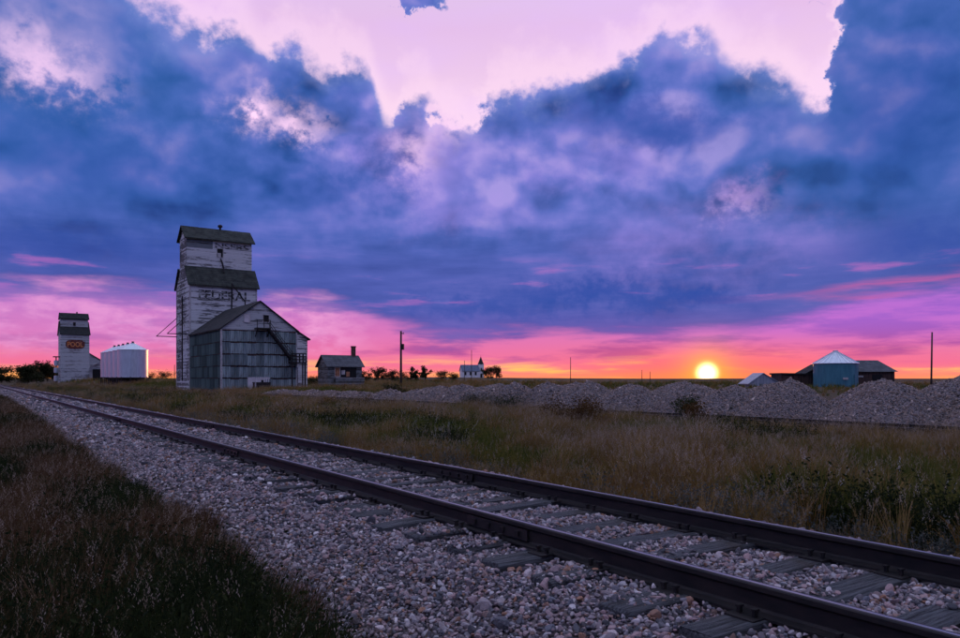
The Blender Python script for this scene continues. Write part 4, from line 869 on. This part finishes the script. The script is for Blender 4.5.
# verge at the left of the main track
x, y = cat2([area(-2.2, 1.95, .8, 9, 130, 500), area(-1.5, 1.95, 9, 22, 75, 300), area(-1, 1.95, 22, 60, 34, 100), area(0, 1.9, 60, 200, 10)])
keepm = rng.random(len(x)) < sstep(1.88 + (fbm(y * .9, y * .13) - .5) * .7 - x, -.05, .25); x, y = x[keepm], y[keepm]
zz = np.where(x > 1.3, np.maximum(tz(x, y), zb(x, y) - .02), tz(x, y)) - .02
g = fbm(x * .9 + 3, y * .55 + 8); dk = (np.exp(-((x - .75) / 1.0) ** 2 - ((y - 5.3) / 1.7) ** 2) > .4)
isw = dk & (rng.random(len(x)) < .78); isg = (~isw) & ((g > .60) | (dk & (g > .45)))
sc_ = rng.uniform(.65, 1.15, len(x)) * np.where(y > 22, 1.25, 1.0) * np.where(x > 1.55, .7, 1)
for nm, cl, mk, lb_ in (('dry_grass', C_VERGE, ~isw & ~isg, 'reddish dry grass on the verge left of the track'), ('green_grass', C_DARK, isg, 'dull green grass among the dry grass of the left verge'), ('dark_weeds', C_DARK, isw, 'dark leafy weeds in the lower left corner')):
    put(nm, cl, x[mk], y[mk], sc_[mk], lb_, 'grass' if nm != 'dark_weeds' else 'weeds', zz[mk])
# strip between the tracks
x, y = cat2([area(5.95, 13, -.5, 4.5, 60, 1100), area(5.95, 17.7, 4.5, 14, 60), area(13, 17.7, 2, 4.5, 60), area(5.95, 17.7, 14, 32, 36), area(5.95, 17.7, 32, 80, 16), area(5.95, 17.7, 80, 200, 5), area(17.95, 20.2, 4, 40, 14), area(17.95, 20.2, 40, 160, 6)])
dm = np.hypot(x, y); g = fbm(x * .42 + 13, y * .30 + 2) + (x - 11) * .006; edge_ = x < 7.1 + (fbm(y * .5, y * .1 + 4) - .5) * 1.2
r1 = rng.random(len(x)); sgm = edge_ & (r1 < .45) & (fbm(x + 40, y * .5) > .47); stm_ = edge_ & ~sgm & (r1 < .75); wd_ = ~edge_ & (g < .41) & (r1 < .75); fl_ = wd_ & (r1 < .12) & (x < 12); wd_ &= ~fl_
gr_ = ~edge_ & ~wd_ & ~fl_ & (g + rng.normal(0, .05, len(x)) + sstep(x, 11, 16) * .08 < .60); dr_ = ~(sgm | stm_ | wd_ | fl_ | gr_)
sc_ = rng.uniform(.6, 1.1, len(x)) * np.interp(dm, [0, 15, 40, 120], [1, 1.05, 1.25, 1.6]) * np.interp(x, [5.9, 7, 14, 17.2, 17.7, 18, 20], [.66, 1.0, 1.05, .9, .6, .4, .5]) * np.interp(fbm(x * .8 + 31, y * .6 + 17, 2), [.25, .75], [.68, 1.32])
for nm, cl, mk, lb_, ct in (('sage', C_SAGE, sgm, 'silvery sage growing beside the far rail', 'sage'), ('seeding_weeds', C_STEM, stm_, 'pale seeding weed stalks beside the far rail', 'weeds'), ('dark_weeds', C_WEED, wd_, 'dark green weeds in the strip between the tracks', 'weeds'),
                            ('flowering_weeds', C_FLOW, fl_, 'weeds with small pale flowers between the tracks', 'weeds'), ('green_grass', C_GREEN, gr_, 'olive green grass in the strip between the tracks', 'grass'), ('dry_grass', C_DRY, dr_, 'reddish dry grass in the strip between the tracks', 'grass')):
    if mk.sum(): put(nm, cl, x[mk], y[mk], sc_[mk], lb_, ct)
# beyond the siding, round the buildings and out over the prairie
x, y = cat2([area(19.8, 34, 26, 60, 3.0), area(20, 45, 60, 80, 5), area(19.9, 60, 80, 150, 1.6), area(45, 140, 20, 110, .30), area(20, 110, 110, 260, .22)])
inb = ((x > 20.6) & (x < 33.6) & (y > 80.5) & (y < 102.5)) | ((x > 40) & (x < 46.2) & (y > 95.4) & (y < 100.2)); x, y = x[~inb], y[~inb]; dm = np.hypot(x, y)
hp = (x > 19.6) & (x < 25) & (y < 62) & (fbm(x * .5, y * .4) < .56); x, y, dm = x[~hp], y[~hp], dm[~hp]
g = fbm(x * .12 + 13, y * .12 + 2); sc_ = rng.uniform(.6, 1.1, len(x)) * np.interp(dm, [30, 80, 150, 260], [1.0, 1.3, 2.0, 2.6])
put('dry_grass', C_DRY, x[g > .5], y[g > .5], sc_[g > .5], 'dry grass round the elevators and over the prairie', 'grass'); put('green_grass', C_GREEN, x[g <= .5], y[g <= .5], sc_[g <= .5], 'green grass round the elevators and over the prairie', 'grass')
# a few plants that stand out on their own
def plant(coll, i, x, y, s, label, cat='weed', z=None):
    o = obj('sage_plant' if cat == 'sage plant' else 'weed', coll.objects[i % len(coll.objects)].data); o.location = (x, y, float(tz(x, y)) - .02 if z is None else z); o.scale = (s, s, s * .95); o.rotation_euler = (0, 0, i * 1.3); tag(o, label, cat, 'plants standing out beside the track')
for i, (x, y, s, lb_) in enumerate(((6.55, 4.35, 1.35, 'silvery sage clump just behind the far rail, rightmost of three'), (6.6, 5.6, 1.3, 'silvery sage clump behind the far rail, middle of three'), (6.7, 7.2, 1.3, 'silvery sage clump behind the far rail, leftmost of three'))): plant(C_SAGE, i, x, y, s, lb_, 'sage plant')
plant(C_STEM, 1, 2.0, 7.0, .55, 'small reddish weed growing out of the ballast at the left', z=-.47); plant(C_STEM, 3, 2.35, 5.1, .4, 'tiny dry weed standing alone in the near ballast', z=-.36)
